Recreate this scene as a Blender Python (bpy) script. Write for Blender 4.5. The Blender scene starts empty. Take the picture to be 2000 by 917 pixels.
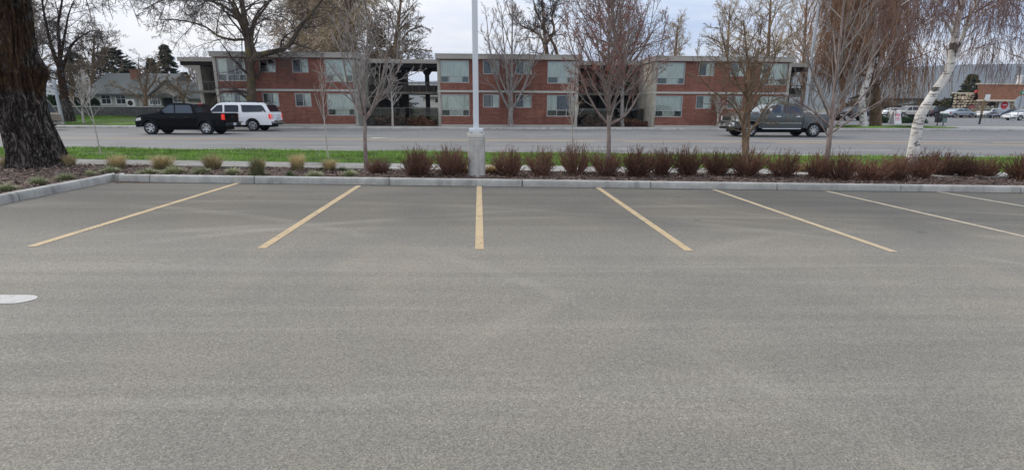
import bpy, bmesh, math, random
import numpy as np
from mathutils import Vector, Matrix
R = math.radians
random.seed(7)
SC = bpy.context.scene
COL = SC.collection

# ------------------------------------------------------------------ camera, sky, sun, exposure
FPX, PITCH, YAW, ROLL, CAMH = 1000.0, 0.24395, 0.05058, 0.005236, 1.768
def cam_axes():
    cy, sy, cp, sp = math.cos(YAW), math.sin(YAW), math.cos(PITCH), math.sin(PITCH)
    f = np.array([sy*cp, cy*cp, -sp]); r = np.array([cy, -sy, 0.0]); u = np.cross(r, f)
    c, s = math.cos(ROLL), math.sin(ROLL)
    return c*r + s*u, c*u - s*r, f
CR, CU, CF = cam_axes()
cd = bpy.data.cameras.new('camera'); cam = bpy.data.objects.new('camera', cd); COL.objects.link(cam)
cd.sensor_width = 36.0; cd.lens = 36.0*FPX/2000.0; cd.clip_start = 0.05; cd.clip_end = 20000
m = Matrix(((CR[0], CU[0], -CF[0], 0), (CR[1], CU[1], -CF[1], 0), (CR[2], CU[2], -CF[2], CAMH), (0, 0, 0, 1)))
cam.matrix_world = m
SC.camera = cam
SUN_AZ, SUN_EL = R(-52), R(34)          # azimuth from +Y, negative is towards the left of the picture
sdir = Vector((math.sin(SUN_AZ)*math.cos(SUN_EL), math.cos(SUN_AZ)*math.cos(SUN_EL), math.sin(SUN_EL)))
sl = bpy.data.lights.new('sun', 'SUN'); sl.energy = 1.3; sl.angle = R(22); sl.color = (1, .95, .88)
so = bpy.data.objects.new('sun', sl); COL.objects.link(so); so.rotation_euler = sdir.to_track_quat('Z', 'Y').to_euler()
so.location = (-30, 10, 40)
W = bpy.data.worlds.new('World'); SC.world = W; W.use_nodes = True
SC.view_settings.view_transform = 'Standard'; SC.view_settings.look = 'None'
SC.view_settings.exposure = 0.0; SC.view_settings.gamma = 1.0; SC.view_settings.use_curve_mapping = False
def build_world():
    nt = W.node_tree; N = nt.nodes; Lk = nt.links; N.clear()
    out = N.new('ShaderNodeOutputWorld'); bg = N.new('ShaderNodeBackground')
    tc = N.new('ShaderNodeTexCoord'); sep = N.new('ShaderNodeSeparateXYZ'); Lk.new(tc.outputs['Generated'], sep.inputs[0])
    def M(op, a, b=None, c=None):
        n = N.new('ShaderNodeMath'); n.operation = op
        for i, v in enumerate((a, b, c)):
            if v is None: continue
            if isinstance(v, (int, float)): n.inputs[i].default_value = v
            else: Lk.new(v, n.inputs[i])
        return n.outputs[0]
    zc = M('MAXIMUM', sep.outputs[2], 0.0)
    den = M('ADD', zc, 0.22)
    cx = M('DIVIDE', sep.outputs[0], den); cy = M('DIVIDE', sep.outputs[1], den)
    comb = N.new('ShaderNodeCombineXYZ'); Lk.new(cx, comb.inputs[0]); Lk.new(cy, comb.inputs[1])
    mp = N.new('ShaderNodeMapping'); mp.inputs['Scale'].default_value = (.55, 1.25, 1); mp.inputs['Rotation'].default_value = (0, 0, .25); Lk.new(comb.outputs[0], mp.inputs[0])
    no = N.new('ShaderNodeTexNoise'); no.inputs['Scale'].default_value = .85; no.inputs['Detail'].default_value = 6; no.inputs['Roughness'].default_value = .5
    no.inputs['Distortion'].default_value = .4
    Lk.new(mp.outputs[0], no.inputs[0])
    cl = N.new('ShaderNodeMapRange'); cl.inputs[1].default_value = .41; cl.inputs[2].default_value = .64; cl.interpolation_type = 'SMOOTHSTEP'; Lk.new(no.outputs[0], cl.inputs[0])
    # thin overcast: cloud brightness follows the standard overcast law, brighter overhead, with a soft aureole round the veiled sun
    ov = M('MULTIPLY_ADD', zc, 0.85, 0.90)
    dot = N.new('ShaderNodeVectorMath'); dot.operation = 'DOT_PRODUCT'; Lk.new(tc.outputs['Generated'], dot.inputs[0]); dot.inputs[1].default_value = sdir
    au = M('POWER', M('MAXIMUM', dot.outputs[1], 0.0), 3.0)
    mix = N.new('ShaderNodeMix'); mix.data_type = 'RGBA'; Lk.new(cl.outputs[0], mix.inputs[0])
    mix.inputs[6].default_value = (.56, .70, .96, 1); mix.inputs[7].default_value = (1.09, 1.09, 1.10, 1)
    warm = N.new('ShaderNodeMix'); warm.data_type = 'RGBA'; warm.blend_type = 'MIX'; Lk.new(M('MULTIPLY', au, .95), warm.inputs[0]); Lk.new(mix.outputs[2], warm.inputs[6]); warm.inputs[7].default_value = (1.42, 1.33, 1.22, 1)
    vm = N.new('ShaderNodeVectorMath'); vm.operation = 'SCALE'; Lk.new(warm.outputs[2], vm.inputs[0]); Lk.new(ov, vm.inputs[3])
    sky = N.new('ShaderNodeTexSky'); sky.sky_type = 'NISHITA'; sky.sun_disc = False; sky.sun_elevation = SUN_EL; sky.sun_rotation = SUN_AZ
    sk = N.new('ShaderNodeVectorMath'); sk.operation = 'SCALE'; Lk.new(sky.outputs[0], sk.inputs[0]); sk.inputs[3].default_value = .06
    fin = N.new('ShaderNodeMix'); fin.data_type = 'RGBA'; fin.inputs[0].default_value = .88
    Lk.new(sk.outputs[0], fin.inputs[6]); Lk.new(vm.outputs[0], fin.inputs[7])
    Lk.new(fin.outputs[2], bg.inputs[0]); bg.inputs[1].default_value = 1.0
    Lk.new(bg.outputs[0], out.inputs[0])
build_world()
SC.cycles.max_bounces = 6; SC.cycles.diffuse_bounces = 3; SC.cycles.glossy_bounces = 2; SC.cycles.transmission_bounces = 3; SC.cycles.volume_bounces = 0; SC.cycles.transparent_max_bounces = 12

# ------------------------------------------------------------------ surveying helpers
def ray(px, py): return CF + ((px-1000)/FPX)*CR - ((py-458.5)/FPX)*CU
def at(px, py, Y):
    d = ray(px, py); t = Y/d[1]; p = np.array([0, 0, CAMH]) + t*d
    return (float(p[0]), float(p[1]), float(p[2]))
def lerp(a, b, t): return a+(b-a)*t
def gz(x, y):
    if y <= 15: k = .0146
    elif y >= 27: k = 0.0
    else: k = .0146*(27-y)/12
    b = 0.0 if y <= 18 else (.10 if y >= 27 else .10*(y-18)/9)
    return b - k*max(-30, min(30, x))
FARZ = .25
def on(px, py, dz=0.0):
    d = ray(px, py); z = dz; p = None
    for _ in range(25):
        t = (z-CAMH)/d[2]; p = np.array([0, 0, CAMH]) + t*d
        z = (FARZ if p[1] > 41 else gz(p[0], p[1])) + dz
    return (float(p[0]), float(p[1]), float(p[2]))

# ------------------------------------------------------------------ object helpers
def tag(o, label=None, cat=None, group=None, kind=None):
    if label: o['label'] = label
    if cat: o['category'] = cat
    if group: o['group'] = group
    if kind: o['kind'] = kind
    return o
def empty(name, loc=(0, 0, 0), rz=0.0, label=None, cat=None, group=None):
    o = bpy.data.objects.new(name, None); COL.objects.link(o); o.location = loc; o.rotation_euler = (0, 0, rz)
    o.empty_display_size = .2
    return tag(o, label, cat, group)
def link(name, me, mat=None, parent=None, loc=None):
    o = bpy.data.objects.new(name, me); COL.objects.link(o)
    if mat is not None and not me.materials: me.materials.append(mat)
    if parent is not None: o.parent = parent
    if loc is not None: o.location = loc
    return o
def np_mesh(name, V, F, smooth=False):
    V = np.asarray(V, np.float32); F = np.asarray(F, np.int32)
    me = bpy.data.meshes.new(name); k = F.shape[1]
    me.vertices.add(len(V)); me.vertices.foreach_set('co', V.ravel())
    me.loops.add(F.size); me.loops.foreach_set('vertex_index', F.ravel())
    me.polygons.add(len(F)); me.polygons.foreach_set('loop_start', np.arange(0, F.size, k, dtype=np.int32))
    if smooth: me.polygons.foreach_set('use_smooth', np.ones(len(F), bool))
    me.update(calc_edges=True)
    return me
class MB:
    def __init__(s): s.v = []; s.f = []
    def add(s, vs, fs):
        b = len(s.v); s.v += [tuple(map(float, v)) for v in vs]; s.f += [tuple(b+i for i in f) for f in fs]; return s
    def box(s, x0, x1, y0, y1, z0, z1):
        return s.add([(x0, y0, z0), (x1, y0, z0), (x1, y1, z0), (x0, y1, z0), (x0, y0, z1), (x1, y0, z1), (x1, y1, z1), (x0, y1, z1)],
                     [(0, 3, 2, 1), (4, 5, 6, 7), (0, 1, 5, 4), (1, 2, 6, 5), (2, 3, 7, 6), (3, 0, 4, 7)])
    def cbox(s, c, d): return s.box(c[0]-d[0]/2, c[0]+d[0]/2, c[1]-d[1]/2, c[1]+d[1]/2, c[2]-d[2]/2, c[2]+d[2]/2)
    def prism(s, poly, axis, a, b):
        """poly of 2D points extruded along axis from a to b"""
        n = len(poly)
        def p(q, t): return {'x': (t, q[0], q[1]), 'y': (q[0], t, q[1]), 'z': (q[0], q[1], t)}[axis]
        return s.add([p(q, a) for q in poly]+[p(q, b) for q in poly],
                     [tuple(range(n))[::-1], tuple(range(n, 2*n))]+[(i, (i+1) % n, n+(i+1) % n, n+i) for i in range(n)])
    def tube(s, pts, rad, sides=8, cap=True):
        pts = [Vector(p) for p in pts]; n = len(pts)
        if not isinstance(rad, (list, tuple)): rad = [rad]*n
        vs = []; fs = []
        for i, p in enumerate(pts):
            t = (pts[min(i+1, n-1)]-pts[max(i-1, 0)]).normalized()
            ref = Vector((0, 0, 1)) if abs(t.z) < .9 else Vector((1, 0, 0))
            u = t.cross(ref).normalized(); w = t.cross(u)
            for k in range(sides):
                a = 2*math.pi*k/sides; vs.append(p+(u*math.cos(a)+w*math.sin(a))*rad[i])
        for i in range(n-1):
            for k in range(sides):
                fs.append((i*sides+k, i*sides+(k+1) % sides, (i+1)*sides+(k+1) % sides, (i+1)*sides+k))
        if cap: fs.append(tuple(range(sides))); fs.append(tuple(range((n-1)*sides, n*sides))[::-1])
        return s.add(vs, fs)
    def lathe(s, prof, axis='z', seg=20, c=(0, 0, 0)):
        n = len(prof); vs = []; fs = []
        for k in range(seg):
            a = 2*math.pi*k/seg; ca, sa = math.cos(a), math.sin(a)
            for r, h in prof:
                q = {'z': (r*ca, r*sa, h), 'y': (r*ca, h, r*sa), 'x': (h, r*ca, r*sa)}[axis]
                vs.append((q[0]+c[0], q[1]+c[1], q[2]+c[2]))
        for k in range(seg):
            k2 = (k+1) % seg
            for i in range(n-1): fs.append((k*n+i, k2*n+i, k2*n+i+1, k*n+i+1))
        return s.add(vs, fs)
    def mesh(s, name, smooth=None, bevel=0.0, bseg=2):
        me = bpy.data.meshes.new(name); bm = bmesh.new()
        vs = [bm.verts.new(v) for v in s.v]
        for f in s.f:
            try: bm.faces.new([vs[i] for i in f])
            except ValueError: pass
        bmesh.ops.recalc_face_normals(bm, faces=bm.faces)
        if bevel:
            es = [e for e in bm.edges if len(e.link_faces) == 2 and e.calc_face_angle(0) > .6]
            bmesh.ops.bevel(bm, geom=es, offset=bevel, segments=bseg, profile=.5, affect='EDGES', clamp_overlap=True)
        if smooth is not None:
            for f in bm.faces: f.smooth = True
        bm.to_mesh(me); bm.free()
        if smooth is not None: me.set_sharp_from_angle(angle=R(smooth))
        return me
    def build(s, name, mat, parent=None, loc=None, smooth=None, bevel=0.0, bseg=2):
        return link(name, s.mesh(name, smooth, bevel, bseg), mat, parent, loc)
def copy_tree(o, parent=None):
    c = o.copy(); COL.objects.link(c); c.parent = parent
    for ch in list(o.children): copy_tree(ch, c)
    return c

# ------------------------------------------------------------------ materials
def mat(name, col=(.5, .5, .5), rough=.8, metal=0.0, spec=.3, noise=None, bump=None, island=0.0, coat=0.0, emit=None, obj_rand=0.0):
    """noise: list of (scale, amount, stretch xyz); bump: (scale, strength, distance)"""
    m = bpy.data.materials.new(name); m.use_nodes = True; nt = m.node_tree; N = nt.nodes; Lk = nt.links
    b = N['Principled BSDF']; b.inputs['Roughness'].default_value = rough; b.inputs['Metallic'].default_value = metal
    b.inputs['Specular IOR Level'].default_value = spec; b.inputs['Coat Weight'].default_value = coat; b.inputs['Coat Roughness'].default_value = .05
    b.inputs['Base Color'].default_value = (*col, 1)
    tc = N.new('ShaderNodeTexCoord'); geo = N.new('ShaderNodeNewGeometry')
    val = None
    def M(op, a, b_):
        n = N.new('ShaderNodeMath'); n.operation = op
        for i, v in enumerate((a, b_)):
            if isinstance(v, (int, float)): n.inputs[i].default_value = v
            else: Lk.new(v, n.inputs[i])
        return n.outputs[0]
    for sc, amt, st in (noise or []):
        mp = N.new('ShaderNodeMapping'); mp.inputs['Scale'].default_value = st; Lk.new(geo.outputs['Position'], mp.inputs[0])
        t = N.new('ShaderNodeTexNoise'); t.inputs['Scale'].default_value = sc; t.inputs['Detail'].default_value = 4; Lk.new(mp.outputs[0], t.inputs[0])
        v = M('MULTIPLY_ADD', t.outputs[0], 2*amt*1.8); N[v.node.name].inputs[2].default_value = 1-amt*1.8
        val = v if val is None else M('MULTIPLY', val, v)
    if island:
        v = M('MULTIPLY_ADD', geo.outputs['Random Per Island'], 2*island); N[v.node.name].inputs[2].default_value = 1-island
        val = v if val is None else M('MULTIPLY', val, v)
    if obj_rand:
        oi = N.new('ShaderNodeObjectInfo'); v = M('MULTIPLY_ADD', oi.outputs['Random'], 2*obj_rand); N[v.node.name].inputs[2].default_value = 1-obj_rand
        val = v if val is None else M('MULTIPLY', val, v)
    if val is not None:
        vm = N.new('ShaderNodeVectorMath'); vm.operation = 'SCALE'; vm.inputs[0].default_value = col; Lk.new(val, vm.inputs[3]); Lk.new(vm.outputs[0], b.inputs['Base Color'])
    if bump:
        t = N.new('ShaderNodeTexNoise'); t.inputs['Scale'].default_value = bump[0]; t.inputs['Detail'].default_value = 5; Lk.new(geo.outputs['Position'], t.inputs[0])
        bp = N.new('ShaderNodeBump'); bp.inputs['Strength'].default_value = bump[1]; bp.inputs['Distance'].default_value = bump[2]; Lk.new(t.outputs[0], bp.inputs['Height']); Lk.new(bp.outputs[0], b.inputs['Normal'])
    if emit: b.inputs['Emission Color'].default_value = (*emit[0], 1); b.inputs['Emission Strength'].default_value = emit[1]
    return m
class NB:
    """small node builder for the larger materials"""
    def __init__(s, name):
        s.m = bpy.data.materials.new(name); s.m.use_nodes = True; s.nt = s.m.node_tree; s.N = s.nt.nodes; s.L = s.nt.links; s.b = s.N['Principled BSDF']
        s.geo = s.N.new('ShaderNodeNewGeometry'); s.pos = s.geo.outputs['Position']; s.tc = s.N.new('ShaderNodeTexCoord')
    def set(s, sock, v):
        if hasattr(v, 'links') or isinstance(v, bpy.types.NodeSocket): s.L.new(v, sock)
        else: sock.default_value = v
    def math(s, op, *a, clamp=False):
        n = s.N.new('ShaderNodeMath'); n.operation = op; n.use_clamp = clamp
        for i, v in enumerate(a): s.set(n.inputs[i], v)
        return n.outputs[0]
    def map(s, vec, scale=(1, 1, 1), loc=(0, 0, 0), rot=(0, 0, 0)):
        n = s.N.new('ShaderNodeMapping'); n.inputs['Scale'].default_value = scale; n.inputs['Location'].default_value = loc; n.inputs['Rotation'].default_value = rot; s.L.new(vec, n.inputs[0]); return n.outputs[0]
    def noise(s, vec, scale, detail=4, rough=.55, dist=0.0, out=0):
        n = s.N.new('ShaderNodeTexNoise'); n.inputs['Scale'].default_value = scale; n.inputs['Detail'].default_value = detail; n.inputs['Roughness'].default_value = rough; n.inputs['Distortion'].default_value = dist; s.L.new(vec, n.inputs[0]); return n.outputs[out]
    def voro(s, vec, scale, feature='F1', out=0):
        n = s.N.new('ShaderNodeTexVoronoi'); n.feature = feature; n.inputs['Scale'].default_value = scale; s.L.new(vec, n.inputs[0]); return n.outputs[out]
    def rng(s, v, a, b, c=0.0, d=1.0, smooth=True):
        n = s.N.new('ShaderNodeMapRange'); n.interpolation_type = 'SMOOTHSTEP' if smooth else 'LINEAR'
        for i, q in enumerate((v, a, b, c, d)): s.set(n.inputs[i], q)
        return n.outputs[0]
    def mix(s, f, a, b, mode='MIX'):
        n = s.N.new('ShaderNodeMix'); n.data_type = 'RGBA'; n.blend_type = mode
        for k, v in ((0, f), (6, a), (7, b)):
            if isinstance(v, tuple) and len(v) == 3: v = (*v, 1)
            s.set(n.inputs[k], v)
        return n.outputs[2]
    def sep(s, vec):
        n = s.N.new('ShaderNodeSeparateXYZ'); s.L.new(vec, n.inputs[0]); return n.outputs
    def scale(s, c, f):
        n = s.N.new('ShaderNodeVectorMath'); n.operation = 'SCALE'; s.set(n.inputs[0], c); s.set(n.inputs[3], f); return n.outputs[0]
    def bump(s, h, strength, dist, normal=None):
        n = s.N.new('ShaderNodeBump'); n.inputs['Strength'].default_value = strength; n.inputs['Distance'].default_value = dist; s.L.new(h, n.inputs['Height'])
        if normal is not None: s.L.new(normal, n.inputs['Normal'])
        return n.outputs[0]
    def done(s, col, rough=.8, spec=.3, normal=None):
        s.set(s.b.inputs['Base Color'], (*col, 1) if isinstance(col, tuple) and len(col) == 3 else col); s.set(s.b.inputs['Roughness'], rough); s.b.inputs['Specular IOR Level'].default_value = spec
        if normal is not None: s.L.new(normal, s.b.inputs['Normal'])
        return s.m

def m_asphalt(name, base, lot=True):
    n = NB(name); p = n.pos; xy = n.sep(p)
    big = n.noise(p, .35, 3, .6, .6)
    streak = n.noise(n.map(p, (.10, 2.4, 1), rot=(0, 0, .05)), 1.0, 4, .62, .8)
    grain = n.noise(p, 150, 1, .7); agg = n.voro(p, 118, out=1)
    fac = n.math('ADD', n.rng(big, .3, .7, .91, 1.09), n.rng(streak, .40, .72, -.06, .12))
    fac = n.math('ADD', fac, n.rng(grain, .25, .75, -.20, .20))
    sp = n.sep(agg)
    fac = n.math('MULTIPLY', fac, n.rng(sp[0], 0, 1, .70, 1.30, False))
    fac = n.math('MULTIPLY', fac, n.math('ADD', 1.0, n.rng(sp[1], .985, .995, 0, .45)))
    if lot:
        # stalls keep more dark binder than the driving aisle
        yy = n.math('ADD', xy[1], n.math('MULTIPLY_ADD', streak, 3.0, -1.5))
        fac = n.math('MULTIPLY', fac, n.rng(yy, 6.1, 8.6, 1.0, .63))
        # pale dusty tyre arcs left by turning cars
        wear = n.rng(n.noise(n.map(p, (.35, .35, 1)), 1.0, 3, .5, .3), .40, .62)
        for cx_, cy_, rad, amp in ((-3.5, -6.0, 15.6, .17), (-1.2, -9.5, 18.4, .11), (5.5, -8.0, 17.6, .17), (9.5, -4.0, 12.3, .09), (-9.0, -3.0, 12.4, .15), (13.5, 20.5, 14.6, .08), (4.0, -20.0, 28.5, .17), (2.0, -40.0, 47.6, .15)):
            dx = n.math('SUBTRACT', xy[0], cx_); dy = n.math('SUBTRACT', xy[1], cy_); d = n.math('SQRT', n.math('ADD', n.math('MULTIPLY', dx, dx), n.math('MULTIPLY', dy, dy)))
            e = n.math('ABSOLUTE', n.math('SUBTRACT', d, rad)); band = n.rng(e, .03, .17, 1.0, 0.0)
            fac = n.math('ADD', fac, n.math('MULTIPLY', n.math('MULTIPLY', band, wear), amp))
        # oil drips and small dark scars
        v = n.voro(n.map(p, (1, 1, 1)), .75); fac = n.math('MULTIPLY', fac, n.rng(n.math('ADD', v, n.math('MULTIPLY_ADD', grain, .05, n.math('MULTIPLY', streak, .25))), .165, .215, .70, 1.0))
        # darker band along the gutter
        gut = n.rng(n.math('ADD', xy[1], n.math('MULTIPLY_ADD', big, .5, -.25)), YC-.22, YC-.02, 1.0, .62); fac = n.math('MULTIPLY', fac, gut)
        col = n.mix(n.rng(big, .38, .66), tuple(np.array(base)), tuple(np.array(base)*(1.03, .99, .94)))
    else:
        trk = n.math('SINE', n.math('MULTIPLY_ADD', xy[1], 2.6, .4)); fac = n.math('MULTIPLY', fac, n.rng(trk, -1, 1, .95, 1.06))
        col = base
    nb = n.bump(grain, .5, .005)
    return n.done(n.scale(col, fac), .85, .3, nb)
def m_concrete(name, base, stain=.25, bump=.3, board=False):
    n = NB(name); p = n.pos
    a = n.noise(p, .9, 6, .6, .5); b = n.noise(p, 9, 5, .65); g = n.noise(p, 90, 3, .6)
    st = n.noise(n.map(p, (3.2, 3.2, .35)), 1.0, 5, .6, .3)
    f = n.math('ADD', n.rng(a, .3, .7, 1-stain*.6, 1+stain*.4), n.rng(b, .3, .7, -.08, .08))
    f = n.math('ADD', f, n.rng(g, .3, .7, -.05, .05))
    f = n.math('MULTIPLY', f, n.rng(st, .48, .75, 1.0, 1-stain))
    return n.done(n.scale((*base,), f), .85, .25, n.bump(n.math('ADD', b, g), bump, .004))
def m_brick():
    n = NB('red_brick'); p = n.pos; s = n.sep(p)
    u = n.math('ADD', s[0], s[1]); cb = n.N.new('ShaderNodeCombineXYZ'); n.L.new(u, cb.inputs[0]); n.L.new(s[2], cb.inputs[1])
    bt = n.N.new('ShaderNodeTexBrick'); n.L.new(cb.outputs[0], bt.inputs[0]); bt.inputs['Scale'].default_value = 1.0
    bt.inputs['Brick Width'].default_value = .30; bt.inputs['Row Height'].default_value = .076; bt.inputs['Mortar Size'].default_value = .007; bt.inputs['Mortar Smooth'].default_value = .2
    bt.inputs['Color1'].default_value = (.245, .096, .064, 1); bt.inputs['Color2'].default_value = (.175, .066, .046, 1); bt.inputs['Mortar'].default_value = (.20, .125, .097, 1)
    bt.inputs['Bias'].default_value = .0
    a = n.noise(p, .5, 5, .6, .4); st = n.noise(n.map(p, (2.2, 2.2, .25)), 1.0, 5, .62); rows = n.noise(n.map(p, (.5, .5, 13)), 1.0, 3, .6)
    f = n.math('MULTIPLY', n.rng(a, .3, .7, .82, 1.16), n.rng(st, .5, .74, 1.0, .74)); f = n.math('MULTIPLY', f, n.rng(rows, .3, .7, .86, 1.12))
    return n.done(n.scale(bt.outputs[0], f), .85, .2, n.bump(bt.outputs[1], -.5, .006))
def m_bark(name, base, dark, sc=1.0, stretch=.16, depth=.02, moss_shade=None):
    n = NB(name); p = n.tc.outputs['Object']
    r = n.noise(n.map(p, (sc*9, sc*9, sc*9*stretch)), 1.0, 6, .65, .5); g = n.noise(p, 2.2, 4, .6)
    f = n.rng(r, .36, .62); c = n.mix(f, dark, base); c = n.scale(c, n.rng(g, .3, .7, .8, 1.22))
    if moss_shade: c = n.mix(n.math('MULTIPLY', n.rng(n.noise(p, 1.6, 5, .6, .3), .5, .64), .8), c, moss_shade)
    return n.done(c, .9, .2, n.bump(r, .8, depth))
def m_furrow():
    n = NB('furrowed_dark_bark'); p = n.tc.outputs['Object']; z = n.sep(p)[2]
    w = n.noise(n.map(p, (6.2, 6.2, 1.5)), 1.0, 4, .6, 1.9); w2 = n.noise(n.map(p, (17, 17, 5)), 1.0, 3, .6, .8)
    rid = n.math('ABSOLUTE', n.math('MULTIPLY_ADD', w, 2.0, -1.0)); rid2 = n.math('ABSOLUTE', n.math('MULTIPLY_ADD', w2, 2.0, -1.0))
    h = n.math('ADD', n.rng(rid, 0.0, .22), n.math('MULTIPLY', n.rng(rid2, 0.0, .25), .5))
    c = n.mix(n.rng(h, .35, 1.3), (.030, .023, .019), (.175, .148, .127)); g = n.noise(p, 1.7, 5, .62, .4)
    moss_shade = n.math('MULTIPLY', n.rng(n.math('ADD', g, n.rng(z, 1.1, 2.2, -.30, .10)), .46, .58), .88)  # mossy brown thickens upward; the upper trunk's shade is painted into it too
    c = n.mix(moss_shade, c, n.mix(n.rng(w2, .35, .65), (.035, .018, .009), (.105, .055, .022)))
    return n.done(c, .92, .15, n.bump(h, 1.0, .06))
def m_birch():
    n = NB('white_birch_bark'); p = n.tc.outputs['Object']
    ban = n.noise(n.map(p, (3.5, 3.5, 26)), 1.0, 4, .6, .3); blot = n.noise(n.map(p, (2.6, 2.6, 3.6)), 1.0, 4, .55, .5); g = n.noise(p, 3, 4)
    z = n.sep(p)[2]
    f = n.math('MAXIMUM', n.rng(ban, .60, .64), n.rng(blot, .585, .62))
    c = n.mix(n.rng(g, .3, .7), (.74, .71, .66), (.56, .52, .48)); c = n.mix(n.math('MULTIPLY', f, .92), c, (.05, .04, .035))
    return n.done(c, .7, .25, n.bump(ban, .4, .01))
def m_glass(name='window_glass', tint=(.93, .96, .94), refl=.07):
    m = bpy.data.materials.new(name); m.use_nodes = True; N = m.node_tree.nodes; Lk = m.node_tree.links; N.clear()
    o = N.new('ShaderNodeOutputMaterial'); t = N.new('ShaderNodeBsdfTransparent'); t.inputs[0].default_value = (*tint, 1)
    g = N.new('ShaderNodeBsdfGlossy'); g.inputs['Roughness'].default_value = .03; g.inputs[0].default_value = (.9, .92, .93, 1)
    lw = N.new('ShaderNodeFresnel'); lw.inputs[0].default_value = 1.5; ad = N.new('ShaderNodeMath'); ad.operation = 'ADD'; Lk.new(lw.outputs[0], ad.inputs[0]); ad.inputs[1].default_value = refl-.04
    mx = N.new('ShaderNodeMixShader'); Lk.new(ad.outputs[0], mx.inputs[0]); Lk.new(t.outputs[0], mx.inputs[1]); Lk.new(g.outputs[0], mx.inputs[2]); Lk.new(mx.outputs[0], o.inputs[0])
    return m
def m_paintmark(name, base, wear=.35, fade=None):
    n = NB(name); p = n.pos
    w = n.noise(p, 38, 4, .7); w2 = n.noise(p, 5, 4, .6)
    f = n.math('MULTIPLY', n.rng(n.math('ADD', w, n.math('MULTIPLY', w2, .5)), .76, .96), wear)
    g = n.noise(p, 130, 2, .6)
    if fade: base = n.mix(n.rng(n.sep(p)[0], 2.0, 11.0), base, fade)
    return n.done(n.scale(n.mix(f, base, (.15, .14, .13)), n.rng(g, .25, .75, .86, 1.12)), .75, .3, n.bump(g, .5, .004))
MT = {}
YC = 11.752
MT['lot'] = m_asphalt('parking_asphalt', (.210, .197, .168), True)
MT['road'] = m_asphalt('road_asphalt', (.175, .172, .166), False)
MT['curb'] = m_concrete('kerb_concrete', (.40, .388, .355), .36)
MT['walk'] = m_concrete('sidewalk_concrete', (.34, .328, .30), .25); MT['oldwalk'] = m_concrete('old_sidewalk_concrete', (.235, .225, .205), .3)
MT['yellow'] = m_paintmark('yellow_paint', (.50, .375, .215), .95, (.50, .44, .33))
MT['ryellow'] = m_paintmark('road_yellow_paint', (.62, .40, .15), .35)
MT['white'] = m_paintmark('white_paint', (.47, .46, .43), .6)
MT['soil'] = mat('bark_soil', (.085, .06, .048), .95, noise=[(4, .3, (1, 1, 1)), (25, .3, (1, 1, 1))], bump=(30, .8, .02))
MT['chip'] = mat('bark_chip', (.15, .105, .085), .9, island=.6, noise=[(3, .2, (1, 1, 1))])
MT['lawn'] = mat('lawn_soil', (.055, .085, .02), .95, noise=[(2.0, .25, (1, 1, 1)), (14, .3, (1, 1, 1))], bump=(20, .8, .02))
def m_blade(name, a, b, trans=.25):
    n = NB(name); r = n.geo.outputs['Random Per Island']; q = n.noise(n.pos, .9, 4)
    c = n.mix(r, a, b); c = n.scale(c, n.rng(q, .3, .7, .62, 1.32)); return n.done(c, .7, .2)
MT['grass'] = m_blade('grass_blades', (.125, .255, .028), (.25, .39, .07))
MT['tan'] = m_blade('dry_grass', (.60, .48, .27), (.33, .26, .12))
MT['tanlow'] = m_blade('green_grass_base', (.15, .16, .065), (.30, .25, .13))
MT['fescue'] = m_blade('fescue_blades', (.21, .25, .125), (.42, .41, .25))
MT['dfescue'] = m_blade('dark_fescue_blades', (.05, .085, .03), (.12, .15, .06))
MT['stem'] = m_blade('shrub_stem', (.105, .06, .042), (.25, .14, .095))
MT['bud'] = m_blade('shrub_bud', (.33, .115, .068), (.15, .06, .042))
MT['deadleaf'] = m_blade('dead_leaf', (.20, .09, .05), (.09, .05, .035))
MT['brick'] = m_brick()
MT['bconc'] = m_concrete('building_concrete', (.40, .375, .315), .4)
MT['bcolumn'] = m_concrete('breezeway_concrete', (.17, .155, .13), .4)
MT['fascia'] = mat('fascia_metal', (.37, .335, .295), .6, noise=[(.6, .1, (1, 1, 1))])
MT['belt'] = mat('belt_trim', (.44, .43, .38), .6, noise=[(.8, .1, (1, 1, 1))])
MT['alu'] = mat('window_aluminium', (.50, .50, .48), .45, .3)
MT['glass'] = m_glass()
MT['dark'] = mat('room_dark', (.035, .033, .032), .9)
MT['curtain'] = mat('curtain_cloth', (.86, .86, .78), .9, noise=[(1.5, .12, (1, 1, 1)), (10, .08, (1, 1, .1))])
MT['lowpanel'] = mat('window_spandrel', (.20, .20, .19), .5, noise=[(2, .15, (1, 1, 1))])
MT['dbrown'] = mat('dark_brown_paint', (.032, .026, .022), .75, noise=[(2, .2, (1, 1, 1))])
MT['rail'] = mat('railing_paint', (.11, .10, .085), .6)
MT['screen'] = m_glass('fence_screen', (.30, .32, .31), .10)
MT['roofgravel'] = mat('roof_gravel', (.25, .24, .22), .95, noise=[(20, .2, (1, 1, 1))])
MT['bark_grey'] = m_bark('grey_bark', (.30, .27, .245), (.16, .14, .125), 1.6, .2, .01)
MT['bark_pink'] = m_bark('pinkish_bark', (.30, .235, .205), (.17, .13, .115), 1.6, .2, .01)
MT['bark_brown'] = m_bark('brown_bark', (.26, .175, .105), (.11, .075, .05), 1.8, .2, .012)
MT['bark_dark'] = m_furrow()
MT['bark_moss'] = m_bark('mossy_bark', (.13, .10, .072), (.05, .038, .028), 1.2, .2, .02, moss_shade=(.15, .125, .03))
MT['birch'] = m_birch()
MT['tw_grey'] = mat('grey_twig', (.245, .22, .20), .85, island=.25)
MT['tw_red'] = mat('reddish_twig', (.225, .155, .13), .85, island=.3)
MT['tw_dark'] = mat('dark_twig', (.075, .058, .05), .85, island=.3)
MT['tw_brown'] = mat('brown_twig', (.20, .15, .105), .85, island=.3)
MT['tw_tan'] = mat('tan_twig', (.43, .335, .225), .85, island=.3)
MT['tw_rust'] = mat('rust_twig', (.27, .155, .09), .85, island=.3)
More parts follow.
